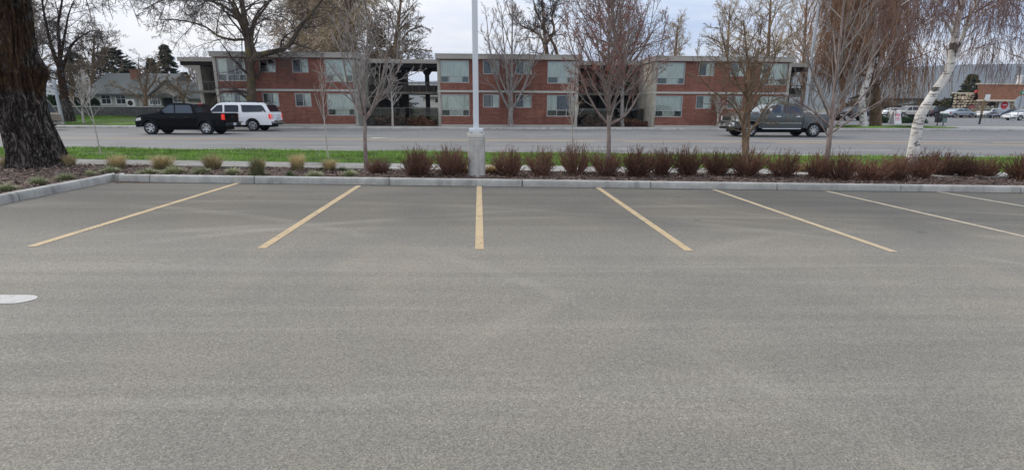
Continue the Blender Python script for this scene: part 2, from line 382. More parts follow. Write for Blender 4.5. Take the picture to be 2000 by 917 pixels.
MT['tw_pale'] = mat('pale_twig', (.42, .38, .34), .85, island=.25)
MT['tw_plum'] = mat('plum_twig', (.19, .12, .105), .85, island=.3)
MT['redbud'] = mat('red_flower_bud', (.30, .095, .06), .8, island=.35)
MT['oliveb'] = mat('olive_bud', (.17, .125, .05), .8, island=.35)
MT['needle'] = m_blade('conifer_needles', (.022, .034, .018), (.05, .062, .03))
MT['needle2'] = m_blade('cedar_needles', (.05, .062, .022), (.10, .10, .035))
MT['hedge'] = m_blade('hedge_leaves', (.02, .045, .016), (.05, .085, .03))
MT['dry'] = m_blade('dry_brush', (.16, .12, .09), (.085, .06, .05))

# ------------------------------------------------------------------ structure: ground, lot, bed, walk, road
def sheet(name, xs, ys, zf, m, parent=None, kind='structure'):
    V = [(x, y, zf(x, y)) for y in ys for x in xs]; nx = len(xs)
    F = [(j*nx+i, j*nx+i+1, (j+1)*nx+i+1, (j+1)*nx+i) for j in range(len(ys)-1) for i in range(nx-1)]
    o = link(name, np_mesh(name, V, F), m, parent)
    if kind and parent is None: o['kind'] = kind
    return o
def fr(a, b, n): return [a+(b-a)*i/n for i in range(n+1)]
XS = [-400, -120, -60, -30, -20, -10, 0, 10, 20, 30, 60, 120, 400]
def groundz(x, y):
    if y > 41: return FARZ-.06
    return gz(x, y)-.07
MT['earth'] = mat('dry_grass_earth', (.13, .125, .07), .95, noise=[(.3, .3, (1, 1, 1)), (4, .25, (1, 1, 1))])
sheet('ground', [-3500]+XS+[3500], [-400, -60, -20, 0, 10, 15, 18, 21, 24, 27, 33, 40.5, 41.1, 60, 120, 400, 1200, 4200], groundz, MT['earth'])
YC = 11.752
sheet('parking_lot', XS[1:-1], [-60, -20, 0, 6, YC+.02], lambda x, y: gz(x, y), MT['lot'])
LOT = bpy.data.objects['parking_lot']
road = sheet('road', XS, [19.62, 21, 22.5, 24, 25.5, 27, 30, 34, 38, 40.62], lambda x, y: gz(x, y)+.004, MT['road'])
def flat_mark(name, pts, m, parent, lift):
    """a thin painted patch following the ground; pts is an outline ordered as left row then right row"""
    n = len(pts)//2; V = [(x, y, gz(x, y)+lift) for x, y in pts]; F = [(i, i+1, 2*n-2-i, 2*n-1-i) for i in range(n-1)]
    return link(name, np_mesh(name, V, F), m, parent)
far_px = [(465, 357.5), (701, 362.5), (936, 363.5), (1168, 366.5), (1394, 370), (1614, 373), (1833, 374.5)]
near_px = [(65, 480), (510, 485), (936.5, 487), (1348, 491), (1747, 492), (2146, 495), (2560, 497)]
for a, b in zip(far_px, near_px):
    p = on(*a); q = on(*b); q = (q[0], lerp(q[1], 6.33, .7)); w = .056
    ys = fr(p[1], q[1], 5); xs = fr(p[0], q[0], 5)
    flat_mark('stall_line', [(x-w, y) for x, y in zip(xs, ys)]+[(x+w, y) for x, y in zip(xs[::-1], ys[::-1])], MT['yellow'], LOT, .004)
# white rounded end of a painted arrow in the aisle
upp = [on(x, y)[:2] for x, y in ((74, 580.5), (72, 578), (66, 576.5), (55, 576), (30, 575.7), (0, 575.5), (-60, 575.2), (-140, 575))]
low = [on(x, y)[:2] for x, y in ((74, 581), (70, 584), (60, 587), (46, 590), (28, 592.5), (0, 593), (-60, 593.5), (-140, 594))]
flat_mark('painted_arrow', upp+low[::-1], MT['white'], LOT, .004)

# road markings
def strip(name, a, b, w, m, lift=.008, x0=None, x1=None):
    """painted line through two surveyed points, optionally carried on to x0 and x1"""
    s = (b[1]-a[1])/(b[0]-a[0]); X0 = a[0] if x0 is None else x0; X1 = b[0] if x1 is None else x1
    xs = fr(X0, X1, max(1, int(abs(X1-X0)/6))); f = lambda x: a[1]+s*(x-a[0])
    return flat_mark(name, [(x, f(x)+w/2) for x in xs]+[(x, f(x)-w/2) for x in xs[::-1]], m, road, lift)
strip('yellow_line', on(200, 269.0), on(1800, 277.2), .13, MT['ryellow'], x0=-75, x1=60)
strip('yellow_line', on(200, 270.6), on(1800, 281.0), .13, MT['ryellow'], x0=-75, x1=60)
strip('turn_lane_line', on(200, 262.8), on(785, 266.0), .14, MT['white'], x0=-75)
strip('lane_dash', on(720, 260.0), on(796, 260.4), .12, MT['white'])
strip('lane_dash', on(1080, 262.0), on(1170, 262.6), .12, MT['white'])
strip('lane_dash', on(1835, 271.0), on(1930, 271.6), .12, MT['white'])
strip('lane_dash', on(600, 287.4), on(702, 287.9), .12, MT['white'])
strip('lane_dash', on(1095, 290.2), on(1225, 291), .12, MT['white'])
strip('lane_dash', on(1622, 293.2), on(1740, 293.6), .12, MT['white'])
strip('lane_dash', on(60, 283.6), on(160, 284.2), .12, MT['white'])
a = on(694, 269.3); b = on(775, 268.8)
flat_mark('turn_arrow', [(a[0], a[1]+.05), (a[0]+.9, a[1]+.05), (a[0]+.95, a[1]+.42), (a[0]+1.9, a[1]+.05), (b[0], a[1]+.12), (b[0], a[1]-.12), (a[0]+1.9, a[1]-.07), (a[0]+.95, a[1]-.42), (a[0]+.9, a[1]-.07), (a[0], a[1]-.07)], MT['white'], road, .008)

# kerbs: swept profile, one piece per cast length
def kerb_piece(name, a, b, h, w, zf, m, parent, gap=.022, nrm=None):
    a = Vector((a[0], a[1], 0)); b = Vector((b[0], b[1], 0)); d = (b-a); L = d.length; d.normalize()
    n = nrm or Vector((-d.y, d.x, 0))
    prof = [(0, -.12), (.012, h*.55), (.02, h-.03), (.03, h-.01), (.055, h), (w-.02, h+.004), (w, h-.01), (w, -.12)]
    mb = MB(); vs = []
    for t in (gap/2, L-gap/2):
        p = a+d*t
        for o_, z in prof:
            q = p+n*o_; vs.append((q.x, q.y, zf(p.x, p.y)+z))
    k = len(prof)
    mb.add(vs, [tuple(range(k)), tuple(range(k, 2*k))]+[(i, (i+1) % k, k+(i+1) % k, k+i) for i in range(k)])
    return mb.build(name, m, parent, smooth=35)
KH = .15
kerb = MB().box(-12, 45, YC+.05, YC+.12, -.6, -.55).build('kerb', MT['curb']); kerb['kind'] = 'structure'
cx, cyy = -8.30, YC
jx = [-8.14, -7.18, -4.99, -2.205, .843, 3.891, 6.939, 9.987, 13.035, 16.083, 19.131, 22.179, 25.2]
jx = [at(q, 355, YC)[0] for q in (292, 496, 759.5, 1020, 1272, 1519.5, 1763)]
jx = [cx+.12]+jx+[jx[-1]+3.05*i for i in range(1, 8)]
for a, b in zip(jx[:-1], jx[1:]): kerb_piece('kerb_block', (a, YC), (b, YC), KH, .16, gz, MT['curb'], kerb)
lp = [on(p, q) for p, q in ((228, 351.5), (211, 356), (40, 391), (-160, 436))]
lpts = [(cx+.12, YC)]+[p[:2] for p in lp]
for a, b in zip(lpts[:-1], lpts[1:]): kerb_piece('kerb_block', b, a, KH, .16, gz, MT['curb'], kerb)
MB().prism([(cx+.115, YC), (cx+.115, YC+.16), (lpts[1][0]-.13, YC+.16), (lpts[1][0]-.11, lpts[1][1]+.12), (lpts[1][0], lpts[1][1])], 'z', -.1, gz(cx, YC)+KH+.002).build('kerb_block', MT['curb'], kerb)
# planting bed (bark mulch): along the kerb and the island on the left
def bedz(x, y):
    return gz(x, y)+.105+.05*math.sin(x*1.7+y)*math.sin(y*2.3+x*.3)*.5+.03*math.exp(-((x+9.6)**2+(y-13.2)**2)/1.6)
WY0, WY1 = 13.72, 15.0
xs = fr(-34, 46, 200); ys = fr(YC+.15, WY0+.01, 8)
def left_limit(y):   # kerb line on the left island, x at given y
    P = lpts[1:]
    for a, b in zip(P[:-1], P[1:]):
        if b[1] <= y <= a[1]: return lerp(a[0], b[0], (y-a[1])/(b[1]-a[1]))
    return P[0][0] if y > P[0][1] else P[-1][0]
bv = []; bf = []
V = [(x, y, bedz(x, y)) for y in ys for x in xs]; nx = len(xs)
F = [(j*nx+i, j*nx+i+1, (j+1)*nx+i+1, (j+1)*nx+i) for j in range(len(ys)-1) for i in range(nx-1)]
b0 = len(V); iy = fr(lpts[-1][1], YC+.16, 14)
for y in iy:
    xl = left_limit(y)-.13
    for t in fr(0, 1, 16): x = lerp(xl, -26, t); V.append((x, y, bedz(x, y)))
F += [(b0+j*17+i+1, b0+j*17+i, b0+(j+1)*17+i, b0+(j+1)*17+i+1) for j in range(14) for i in range(16)]
bed = link('planting_bed', np_mesh('planting_bed', V, F), MT['soil']); bed['kind'] = 'structure'
rng = np.random.default_rng(3)
def chips(n):
    x = rng.uniform(-22, 30, n); y = rng.uniform(8.5, WY0, n)
    ok = np.array([(yy > YC+.17) or (xx < left_limit(yy)-.2 and yy > lpts[-1][1]) for xx, yy in zip(x, y)])
    x, y = x[ok], y[ok]; n = len(x); z = np.array([bedz(a, b) for a, b in zip(x, y)])+rng.uniform(.004, .03, n)
    L = rng.uniform(.02, .06, n); w = rng.uniform(.008, .02, n); az = rng.uniform(0, 6.28, n); ti = rng.normal(0, .35, n); rl = rng.normal(0, .4, n)
    d = np.stack([np.cos(az)*np.cos(ti), np.sin(az)*np.cos(ti), np.sin(ti)], 1); s = np.stack([-np.sin(az), np.cos(az), np.sin(rl)], 1); c = np.stack([x, y, z], 1)
    up = np.cross(d, s)*.008
    q = [c-d*L[:, None]-s*w[:, None], c+d*L[:, None]-s*w[:, None], c+d*L[:, None]*.8+s*w[:, None], c-d*L[:, None]+s*w[:, None]]
    V = np.stack(q+[a+up for a in q], 1).reshape(-1, 3); i = np.arange(n)[:, None, None]*8
    F = (np.array([[4, 5, 6, 7], [0, 1, 5, 4], [1, 2, 6, 5], [2, 3, 7, 6], [3, 0, 4, 7]])[None]+i).reshape(-1, 4)
    return np_mesh('bark_mulch', V, F)
o = link('bark_mulch', chips(34000), MT['chip']); tag(o, 'brown bark mulch chips covering the planting bed', 'mulch', kind='stuff')
def litter(n, seed):
    r = np.random.default_rng(seed); x = np.concatenate([cx+.12+np.abs(r.normal(0, .45, n)), r.uniform(-8, 22, n//2)]); y = np.concatenate([YC-.02-np.abs(r.normal(0, .10, n)), YC-.012-np.abs(r.normal(0, .035, n//2))]); m_ = len(x)
    z = np.array([gz(a, b) for a, b in zip(x, y)])+.006+r.uniform(0, .01, m_); c = np.stack([x, y, z], 1); e = r.normal(size=(m_, 3))*np.array([1, 1, .25]); e = e/np.linalg.norm(e, axis=1, keepdims=True)*r.uniform(.008, .022, (m_, 1)); q = np.cross(e, [0, 0, 1.0])*.5
    return np_mesh('leaf_litter', np.stack([c-e, c+q, c+e, c-q], 1).reshape(-1, 3), np.arange(4*m_).reshape(-1, 4))
tag(link('leaf_litter', litter(420, 8), MT['deadleaf']), 'dry brown leaf litter blown into the kerb corner', 'leaves', kind='stuff')
# near sidewalk slabs
walk = MB().box(-34, 46, WY0, WY1, -.75, -.7).build('sidewalk', MT['walk']); walk['kind'] = 'structure'
def slab_row(parent, x0, x1, w, y0, y1, zf, thick, gap=.012, old=False):
    x = x0
    while x < x1:
        a, b = x+gap/2, x+w-gap/2; dz = random.uniform(-.004, .004)
        V = [(a, y0, zf(a, y0)+dz), (b, y0, zf(b, y0)+dz), (b, y1, zf(b, y1)+dz), (a, y1, zf(a, y1)+dz)]; V += [(p, q, r-thick) for p, q, r in V]
        mb = MB().add(V, [(0, 1, 2, 3), (0, 4, 5, 1), (1, 5, 6, 2), (2, 6, 7, 3), (3, 7, 4, 0)]); mb.build('paving_slab', (MT['oldwalk'] if old and x < -4.6 else MT['walk']), parent); x += w
slab_row(walk, -33.2, 45, 1.5, WY0+.01, WY1-.01, lambda x, y: gz(x, y)+.14, .12, old=True)
sheet('walk_base', fr(-34, 46, 20), [WY0, WY1], lambda x, y: gz(x, y)+.10, MT['soil'])
# grass strip with road kerb
GY1 = 19.42
sheet('lawn', fr(-46, 60, 50), [WY1, 16, 17, 18, 19, GY1], lambda x, y: gz(x, y)+.12+.02*math.sin(x*1.3)*math.sin(y*2), MT['lawn'])
def blades(name, x, y, z, h, w, lean, m, parent=None, rs=5, tri=True):
    r = np.random.default_rng(rs); n = len(x); az = r.uniform(0, 6.28, n); la = r.uniform(0, 6.28, n)
    h = h*r.uniform(.5, 1.3, n); l = lean*h*r.uniform(.2, 1.2, n)
    c = np.stack([x, y, z], 1); s = np.stack([np.cos(az), np.sin(az), 0*az], 1)*w; d = np.stack([np.cos(la), np.sin(la), 0*la], 1)
    up = np.array([0, 0, 1.0])
    mid = c+up*h[:, None]*.6+d*l[:, None]*.35; top = c+up*h[:, None]+d*l[:, None]
    V = np.stack([c-s, c+s, mid+s*.75, mid-s*.75, top+s*.08, top-s*.08], 1).reshape(-1, 3); i = np.arange(n)[:, None, None]*6
    F = (np.array([[0, 1, 2, 3], [3, 2, 4, 5]])[None]+i).reshape(-1, 4)
    return link(name, np_mesh(name, V, F), m, parent)
n = 95000; x = rng.uniform(-24, 34, n); y = WY1+(GY1-WY1)*rng.uniform(0, 1, n)
bare = [on(197, 306), on(641, 306), on(1118, 308)]
k = np.ones(n, bool)
for q in bare: k &= ((x-q[0])**2/.5+(y-q[1])**2/.25) > rng.uniform(.3, 1.2, n)
x, y = x[k], y[k]; z = np.array([gz(a, b) for a, b in zip(x, y)])+.11
o = blades('lawn_grass', x, y, z, .075+.03*np.sin(x*1.1+1)*np.sin(y*2.2), .007, .8, MT['grass']); tag(o, 'short bright green grass of the strip beside the road', 'grass', kind='stuff')
rk = MB().box(-60, 80, 19.45, 19.55, -.9, -.85).build('road_kerb', MT['curb']); rk['kind'] = 'structure'
for i in range(-16, 24): kerb_piece('kerb_block', (i*3.05+3.05, 19.62), (i*3.05, 19.62), .13, .17, gz, MT['curb'], rk, nrm=Vector((0, -1, 0)))
# far kerb and sidewalk
FK = 40.6
fk = MB().box(-60, 80, FK+.05, FK+.12, -.9, -.85).build('far_kerb', MT['curb']); fk['kind'] = 'structure'
for i in range(-24, 30): kerb_piece('kerb_block', (i*3.05, FK), (i*3.05+3.05, FK), .14, .17, lambda x, y: .10, MT['curb'], fk)
fw = MB().box(-60, 80, FK+.2, 42.8, -.95, -.9).build('far_sidewalk', MT['walk']); fw['kind'] = 'structure'
slab_row(fw, -73, 90, 1.5, FK+.18, 42.5, lambda x, y: .245, .12)

# ------------------------------------------------------------------ apartment building
BY = 43.0
bld = empty('apartment_building', (0, BY, 0), 0, 'two-storey red brick apartment building with flat roof across the road', 'building')
def wall_with_holes(x0, x1, z0, z1, holes, th, y=0.0):
    xs = sorted({x0, x1, *[h[0] for h in holes], *[h[1] for h in holes]}); zs = sorted({z0, z1, *[h[2] for h in holes], *[h[3] for h in holes]})
    mb = MB(); inside = lambda a, b: any(h[0] < a < h[1] and h[2] < b < h[3] for h in holes)
    nx, nz = len(xs), len(zs); solid = {}
    for i in range(nx-1):
        for j in range(nz-1): solid[i, j] = not inside((xs[i]+xs[i+1])/2, (zs[j]+zs[j+1])/2)
    for (i, j), s in solid.items():
        if not s: continue
        a, b, c, d = xs[i], xs[i+1], zs[j], zs[j+1]
        mb.add([(a, y, c), (b, y, c), (b, y, d), (a, y, d)], [(0, 1, 2, 3)]); mb.add([(a, y+th, c), (b, y+th, c), (b, y+th, d), (a, y+th, d)], [(3, 2, 1, 0)])
        for di, dj, e in ((-1, 0, [(a, c), (a, d)]), (1, 0, [(b, d), (b, c)]), (0, -1, [(b, c), (a, c)]), (0, 1, [(a, d), (b, d)])):
            if not solid.get((i+di, j+dj), False):
                (p, q), (r_, s_) = e; mb.add([(p, y, q), (p, y+th, q), (r_, y+th, s_), (r_, y, s_)], [(0, 1, 2, 3)])
    return mb
def pleats(x0, x1, z0, z1, y, amp=.042, per=.17):
    n = max(6, int((x1-x0)/per*6)); V = []
    ph = random.uniform(0, 6)
    for i in range(n+1):
        x = lerp(x0, x1, i/n); yy = y+amp*math.sin(2*math.pi*x/per+ph+.6*math.sin(x*9)); V += [(x, yy, z0+.02), (x, yy+.01*math.sin(x*7), z1)]
    return np_mesh('curtain', V, [(2*i, 2*i+2, 2*i+3, 2*i+1) for i in range(n)], True)
def frame_mb(x0, x1, z0, z1, bars_v=(), bars_h=(), w=.05, y0=.03, y1=.12):
    mb = MB(); mb.box(x0, x0+w, y0, y1, z0, z1).box(x1-w, x1, y0, y1, z0, z1).box(x0+w, x1-w, y0, y1, z0, z0+w).box(x0+w, x1-w, y0, y1, z1-w, z1)
    for b in bars_v: mb.box(b[0]-w*.4, b[0]+w*.4, y0+.01, y1-.01, b[1], b[2])
    for b in bars_h: mb.box(b[1], b[2], y0+.012, y1-.012, b[0]-w*.4, b[0]+w*.4)
    return mb
def pane(parent, x0, x1, z0, z1, m, y=.085, name='pane'):
    return MB().box(x0, x1, y-.004, y+.004, z0, z1).build(name, m, parent)
MT['scrglass'] = m_glass('screened_glass', (.60, .63, .61), .07)
def big_window(x0, x1, z0, z1, mode):
    tz = z0+.50; a = x0+(x1-x0)*random.uniform(.26, .38); b = x1-(x1-x0)*random.uniform(.22, .30)
    f = frame_mb(x0, x1, z0, z1, [(a, z0+.05, tz), (b, z0+.05, tz)]+([(x0+.62*(x1-x0), tz, z1-.05)] if mode in ('open_mid', 'slit') else []), [(tz, x0+.05, x1-.05)]).build('window', MT['alu'], bld)
    pane(f, x0+.05, x1-.05, tz+.02, z1-.05, MT['glass']); pane(f, x0+.05, a-.02, z0+.05, tz-.02, MT['scrglass']); pane(f, b+.02, x1-.05, z0+.05, tz-.02, MT['scrglass']); pane(f, a+.02, b-.02, z0+.05, tz-.02, MT['glass'])
    def cur(p, q, zt=None): link('curtain', pleats(p, q, z0, zt or z1, .165), MT['curtain'], f)
    w = x1-x0
    if mode == 'full': cur(x0-.05, x1+.05)
    elif mode == 'open_right': cur(x0-.05, x0+w*.36); cur(x0+w*.88, x1+.05)
    elif mode == 'open_left': cur(x0-.05, x0+w*.12); cur(x0+w*.38, x1+.05)
    elif mode == 'open_mid': cur(x0-.05, x0+w*.33); cur(x0+w*.84, x1+.05)
    elif mode == 'slit':
        cur(x0-.05, x0+w*.46); cur(x0+w*.66, x1+.05)
def small_window(x0, x1, z0, z1, mode):
    xm = (x0+x1)/2
    f = frame_mb(x0, x1, z0, z1, [(xm, z0+.05, z1-.05)]).build('window', MT['alu'], bld)
    pane(f, x0+.05, xm-.02, z0+.05, z1-.05, MT['scrglass']); pane(f, xm+.02, x1-.05, z0+.05, z1-.05, MT['glass'], .075)
    w = x1-x0
    if mode == 'full': link('curtain', pleats(x0-.05, x1+.05, z0, z1, .165), MT['curtain'], f)
    elif mode == 'half': link('curtain', pleats(x0+w*.55, x1+.05, z0, z1, .165), MT['curtain'], f)
    elif mode == 'slit':
        link('curtain', pleats(x0-.05, x0+w*.42, z0, z1, .165), MT['curtain'], f); link('curtain', pleats(x0+w*.6, x1+.05, z0, z1, .165), MT['curtain'], f)
    elif mode == 'low': link('curtain', pleats(x0-.05, x1+.05, z0, z0+.5*(z1-z0), .165), MT['curtain'], f)
Z0, ZT, ZF, ZB0, ZB1 = .22, 5.80, 5.45, 2.92, 3.08
def block(x0, x1, modes):
    w = x1-x0; s = w/11.1; X = lambda v: x0+v*s
    spans = [(X(.24), X(2.46)), (X(3.55), X(4.83)), (X(6.12), X(7.40)), (X(8.64), X(10.86))]
    lo = [(1.06, 2.76), (1.74, 2.78), (1.74, 2.78), (1.06, 2.76)]; hi = [(3.66, 5.37), (4.33, 5.38), (4.33, 5.38), (3.66, 5.37)]
    hl = [(*sp, *z) for sp, z in zip(spans, lo)]; hh = [(*sp, *z) for sp, z in zip(spans, hi)]
    wall_with_holes(x0+.22, x1-.22, Z0, ZB0, hl, .24).build('brick_wall', MT['brick'], bld)
    wall_with_holes(x0+.22, x1-.22, ZB1, ZF, hh, .24).build('brick_wall', MT['brick'], bld)
    MB().box(x0+.225, x1-.225, -.05, .24, ZB0, ZB1).build('belt_course', MT['belt'], bld)
    MB().box(x0+.225, x1-.225, -.06, -.003, Z0, .38).build('plinth', MT['belt'], bld)
    for a, b in ((x0, x0+.22), (x1-.22, x1)):
        e = MB().box(a, b, -.08, 13.8, Z0, ZF-.002).build('end_wall', MT['bconc'], bld)
        MB().box(a-.03, b+.03, -.10, 13.5, ZB0+.01, ZB1-.01).build('belt_course', MT['belt'], e)
    MB().box(x0-.12, x1+.12, -.28, 14.1, ZF, ZT).build('fascia', MT['fascia'], bld, bevel=.015, bseg=1)
    MB().box(x0-.14, x1+.14, -.30, 14.12, ZT+.002, ZT+.05).build('roof_edge', MT['belt'], bld)
    MB().box(x0+.23, x1-.23, 13.5, 13.75, Z0, ZF-.003).build('back_wall', MT['brick'], bld)
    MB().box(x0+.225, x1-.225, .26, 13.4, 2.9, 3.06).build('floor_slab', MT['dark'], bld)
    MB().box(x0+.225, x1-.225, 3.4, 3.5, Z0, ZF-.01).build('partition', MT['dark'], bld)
    for i, m_ in enumerate(modes):
        sp, z = spans[i % 4], (lo if i >= 4 else hi)[i % 4]
        (big_window if i % 4 in (0, 3) else small_window)(sp[0], sp[1], z[0], z[1], m_)
B1 = (-21.2, -10.3); B2 = (-3.86, 7.5); B3 = (13.75, 25.1)
block(*B1, ['open_mid', 'low', 'half', 'full', 'slit', 'slit', 'half', 'full'])
block(*B2, ['full', 'full', 'full', 'full', 'full', 'slit', 'half', 'open_right'])
block(*B3, ['full', 'half', 'full', 'open_left', 'full', 'full', 'full', 'full'])
def railing(x0, x1, y, z0, z1, n, parent, solid=True):
    r = MB().box(x0, x1, y-.03, y+.03, z1-.07, z1).build('railing', MT['rail'], parent)
    if solid: MB().box(x0, x1, y+.045, y+.10, z0, z1-.22).build('parapet', MT['dbrown'], r)
    for i in range(n+1):
        x = lerp(x0+.03, x1-.03, i/n); MB().box(x-.02, x+.02, y-.02, y+.02, z0, z1-.07).build('baluster', MT['rail'], r)
def tee(x, y, ztop, parent, z0=Z0, w=.36, m=None):
    mb = MB(); mb.prism([(x-w/2, z0), (x+w/2, z0), (x+w/2, ztop-.55), (x+w*1.6, ztop), (x-w*1.6, ztop), (x-w/2, ztop-.55)], 'y', y-.25, y+.25)
    return mb.build('column', m or MT['dbrown'], parent)
def breezeway(x0, x1, core, cols, fence=True, rail=(None, None)):
    bz = MB().box(x0, x1, 4.0, 10.4, 5.42, 5.76).build('breezeway_roof', MT['fascia'], bld)
    MB().box(x0, x1, 4.35, 10.1, 5.12, 5.415).build('roof_beam', MT['dbrown'], bz)
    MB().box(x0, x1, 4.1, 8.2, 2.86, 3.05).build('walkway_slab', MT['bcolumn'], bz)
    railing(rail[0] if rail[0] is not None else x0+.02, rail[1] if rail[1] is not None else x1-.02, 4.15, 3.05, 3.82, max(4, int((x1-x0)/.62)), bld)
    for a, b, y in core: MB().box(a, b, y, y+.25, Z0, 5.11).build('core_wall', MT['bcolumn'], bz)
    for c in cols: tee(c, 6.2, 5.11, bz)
    if fence:
        f = MB().box(x0+.05, x1-.05, 2.02, 2.06, 1.66, 1.72).build('screen_fence', MT['rail'], bld)
        MB().box(x0+.05, x1-.05, 2.02, 2.06, .30, .34).build('fence_rail', MT['rail'], f)
        n = max(2, int((x1-x0)/1.25))
        for i in range(n):
            a, b = lerp(x0+.05, x1-.05, i/n), lerp(x0+.05, x1-.05, (i+1)/n)
            MB().box(a+.02, b-.02, 2.035, 2.045, .35, 1.65).build('screen_panel', MT['screen'], f)
            MB().box(b-.02, b+.02, 2.01, 2.07, .25, 1.72).build('fence_post', MT['rail'], f)
    return bz
g1 = breezeway(B1[1]+.05, B2[0]-.05, [(B1[1]+.05, -8.6, 8.2), (-8.6, -7.6, 9.6)], [-8.9, -7.35, -5.35])
g2 = breezeway(B2[1]+.05, B3[0]-.05, [(8.55, B3[0]-.05, 8.2)], [8.6, 10.6, 12.6])
ge = breezeway(-26.1, B1[0]-.05, [(-24.3, -21.9, 8.4)], [], False, (-24.3, -21.3))
# end pylon with curved haunch
def pylon(x, s, parent):
    poly = [(x, Z0), (x+s*.34, Z0), (x+s*.34, 4.55)]+[(x-s*.9*(1-math.cos(t))+s*.34*(1-0), 4.55+.55*math.sin(t)) for t in fr(0, 1.57, 6)][1:]
    poly = [(x, Z0), (x+.30*s, Z0), (x+.30*s, 5.11), (x-1.2*s, 5.11), (x-1.0*s, 4.98), (x-.5*s, 4.88), (x-.2*s, 4.72), (x-.06*s, 4.45)]
    return MB().prism(poly, 'y', 4.3, 9.2).build('pylon', MT['bconc'], parent)
pylon(-24.75, 1, ge)
for i in range(11): MB().box(-22.9, -21.9, 4.3+.0+i*.0+.28*0, 4.6, Z0+.25*i, Z0+.25*i+.04).build('stair_tread', MT['bcolumn'], ge) if i % 3 == 0 else None
MB().box(-23.0, -22.95, 3.9, 4.0, 1.9, 3.85).build('stair_post', MT['rail'], ge)
gr = breezeway(B3[1]+.05, 29.6, [(25.8, 28.2, 8.0)], [28.6], False, (25.2, 28.8))
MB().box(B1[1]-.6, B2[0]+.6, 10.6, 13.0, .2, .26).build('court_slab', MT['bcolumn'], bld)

# ------------------------------------------------------------------ land beyond the far sidewalk
def leftz(x, y):
    t = max(0, min(1, (y-43)/11.5)); return .24+.50*t*t
sheet('front_lawn', fr(-90, -26.6, 16), [42.5, 44, 46, 48, 50, 52, 54.6], leftz, MT['lawn'])
sheet('house_yard', fr(-110, -22, 8), [54.9, 70, 100, 130], lambda x, y: 1.62, MT['lawn'])
def rz(x, y): return .245+max(0, y-45)*.0085
sheet('court_ground', fr(-26.6, 28.5, 20), [42.5, 44, 50, 58, 70], lambda x, y: .235, MT['soil'])
sheet('side_lawn', fr(28.5, 40.3, 6), [42.5, 43.4, 46.8], lambda x, y: rz(x, y)+.01, MT['lawn'])
sheet('side_parking', fr(28.5, 140, 10), [46.8, 60, 80, 100, 130], lambda x, y: rz(x, y)+.006, MT['road'])
sheet('driveway', fr(40.3, 140, 10), [42.5, 44, 46.8], lambda x, y: rz(x, y)+.004, MT['walk'])
def far_grass(name, x0, x1, y0, y1, zf, n, h, label, rs):
    r = np.random.default_rng(rs); x = r.uniform(x0, x1, n); y = r.uniform(y0, y1, n); z = np.array([zf(a, b) for a, b in zip(x, y)])
    o = blades(name, x, y, z, np.full(n, h), .02, .8, MT['grass'], rs=rs); tag(o, label, 'grass', kind='stuff')
far_grass('front_lawn_grass', -60, -27, 43, 54.5, leftz, 22000, .09, 'short green grass of the sloping lawn before the grey house', 21)
far_grass('side_lawn_grass', 28.6, 40.2, 42.6, 46.7, lambda x, y: rz(x, y), 9000, .08, 'short green grass under the far birch on the right', 22)
# retaining wall with courses of blocks
rw = empty('retaining_wall', (-60, 54.7, 0), 0, 'low dark block retaining wall with pale cap below the grey house', 'wall')
MT['rwall'] = mat('retaining_block', (.085, .08, .078), .9, noise=[(3, .2, (1, 1, 1))], obj_rand=.2)
bm_ = MB().box(0, .78, 0, .3, 0, .19).mesh('block', None, .012, 1); bm_.materials.append(MT['rwall'])
for j in range(5):
    for i in range(44):
        o = link('block', bm_, None, rw); o.location = (i*.8+(j % 2)*.4, random.uniform(-.01, .01), .62+j*.195)
MB().box(-.1, 36, -.04, .38, 1.60, 1.68).build('cap', MT['belt'], rw)

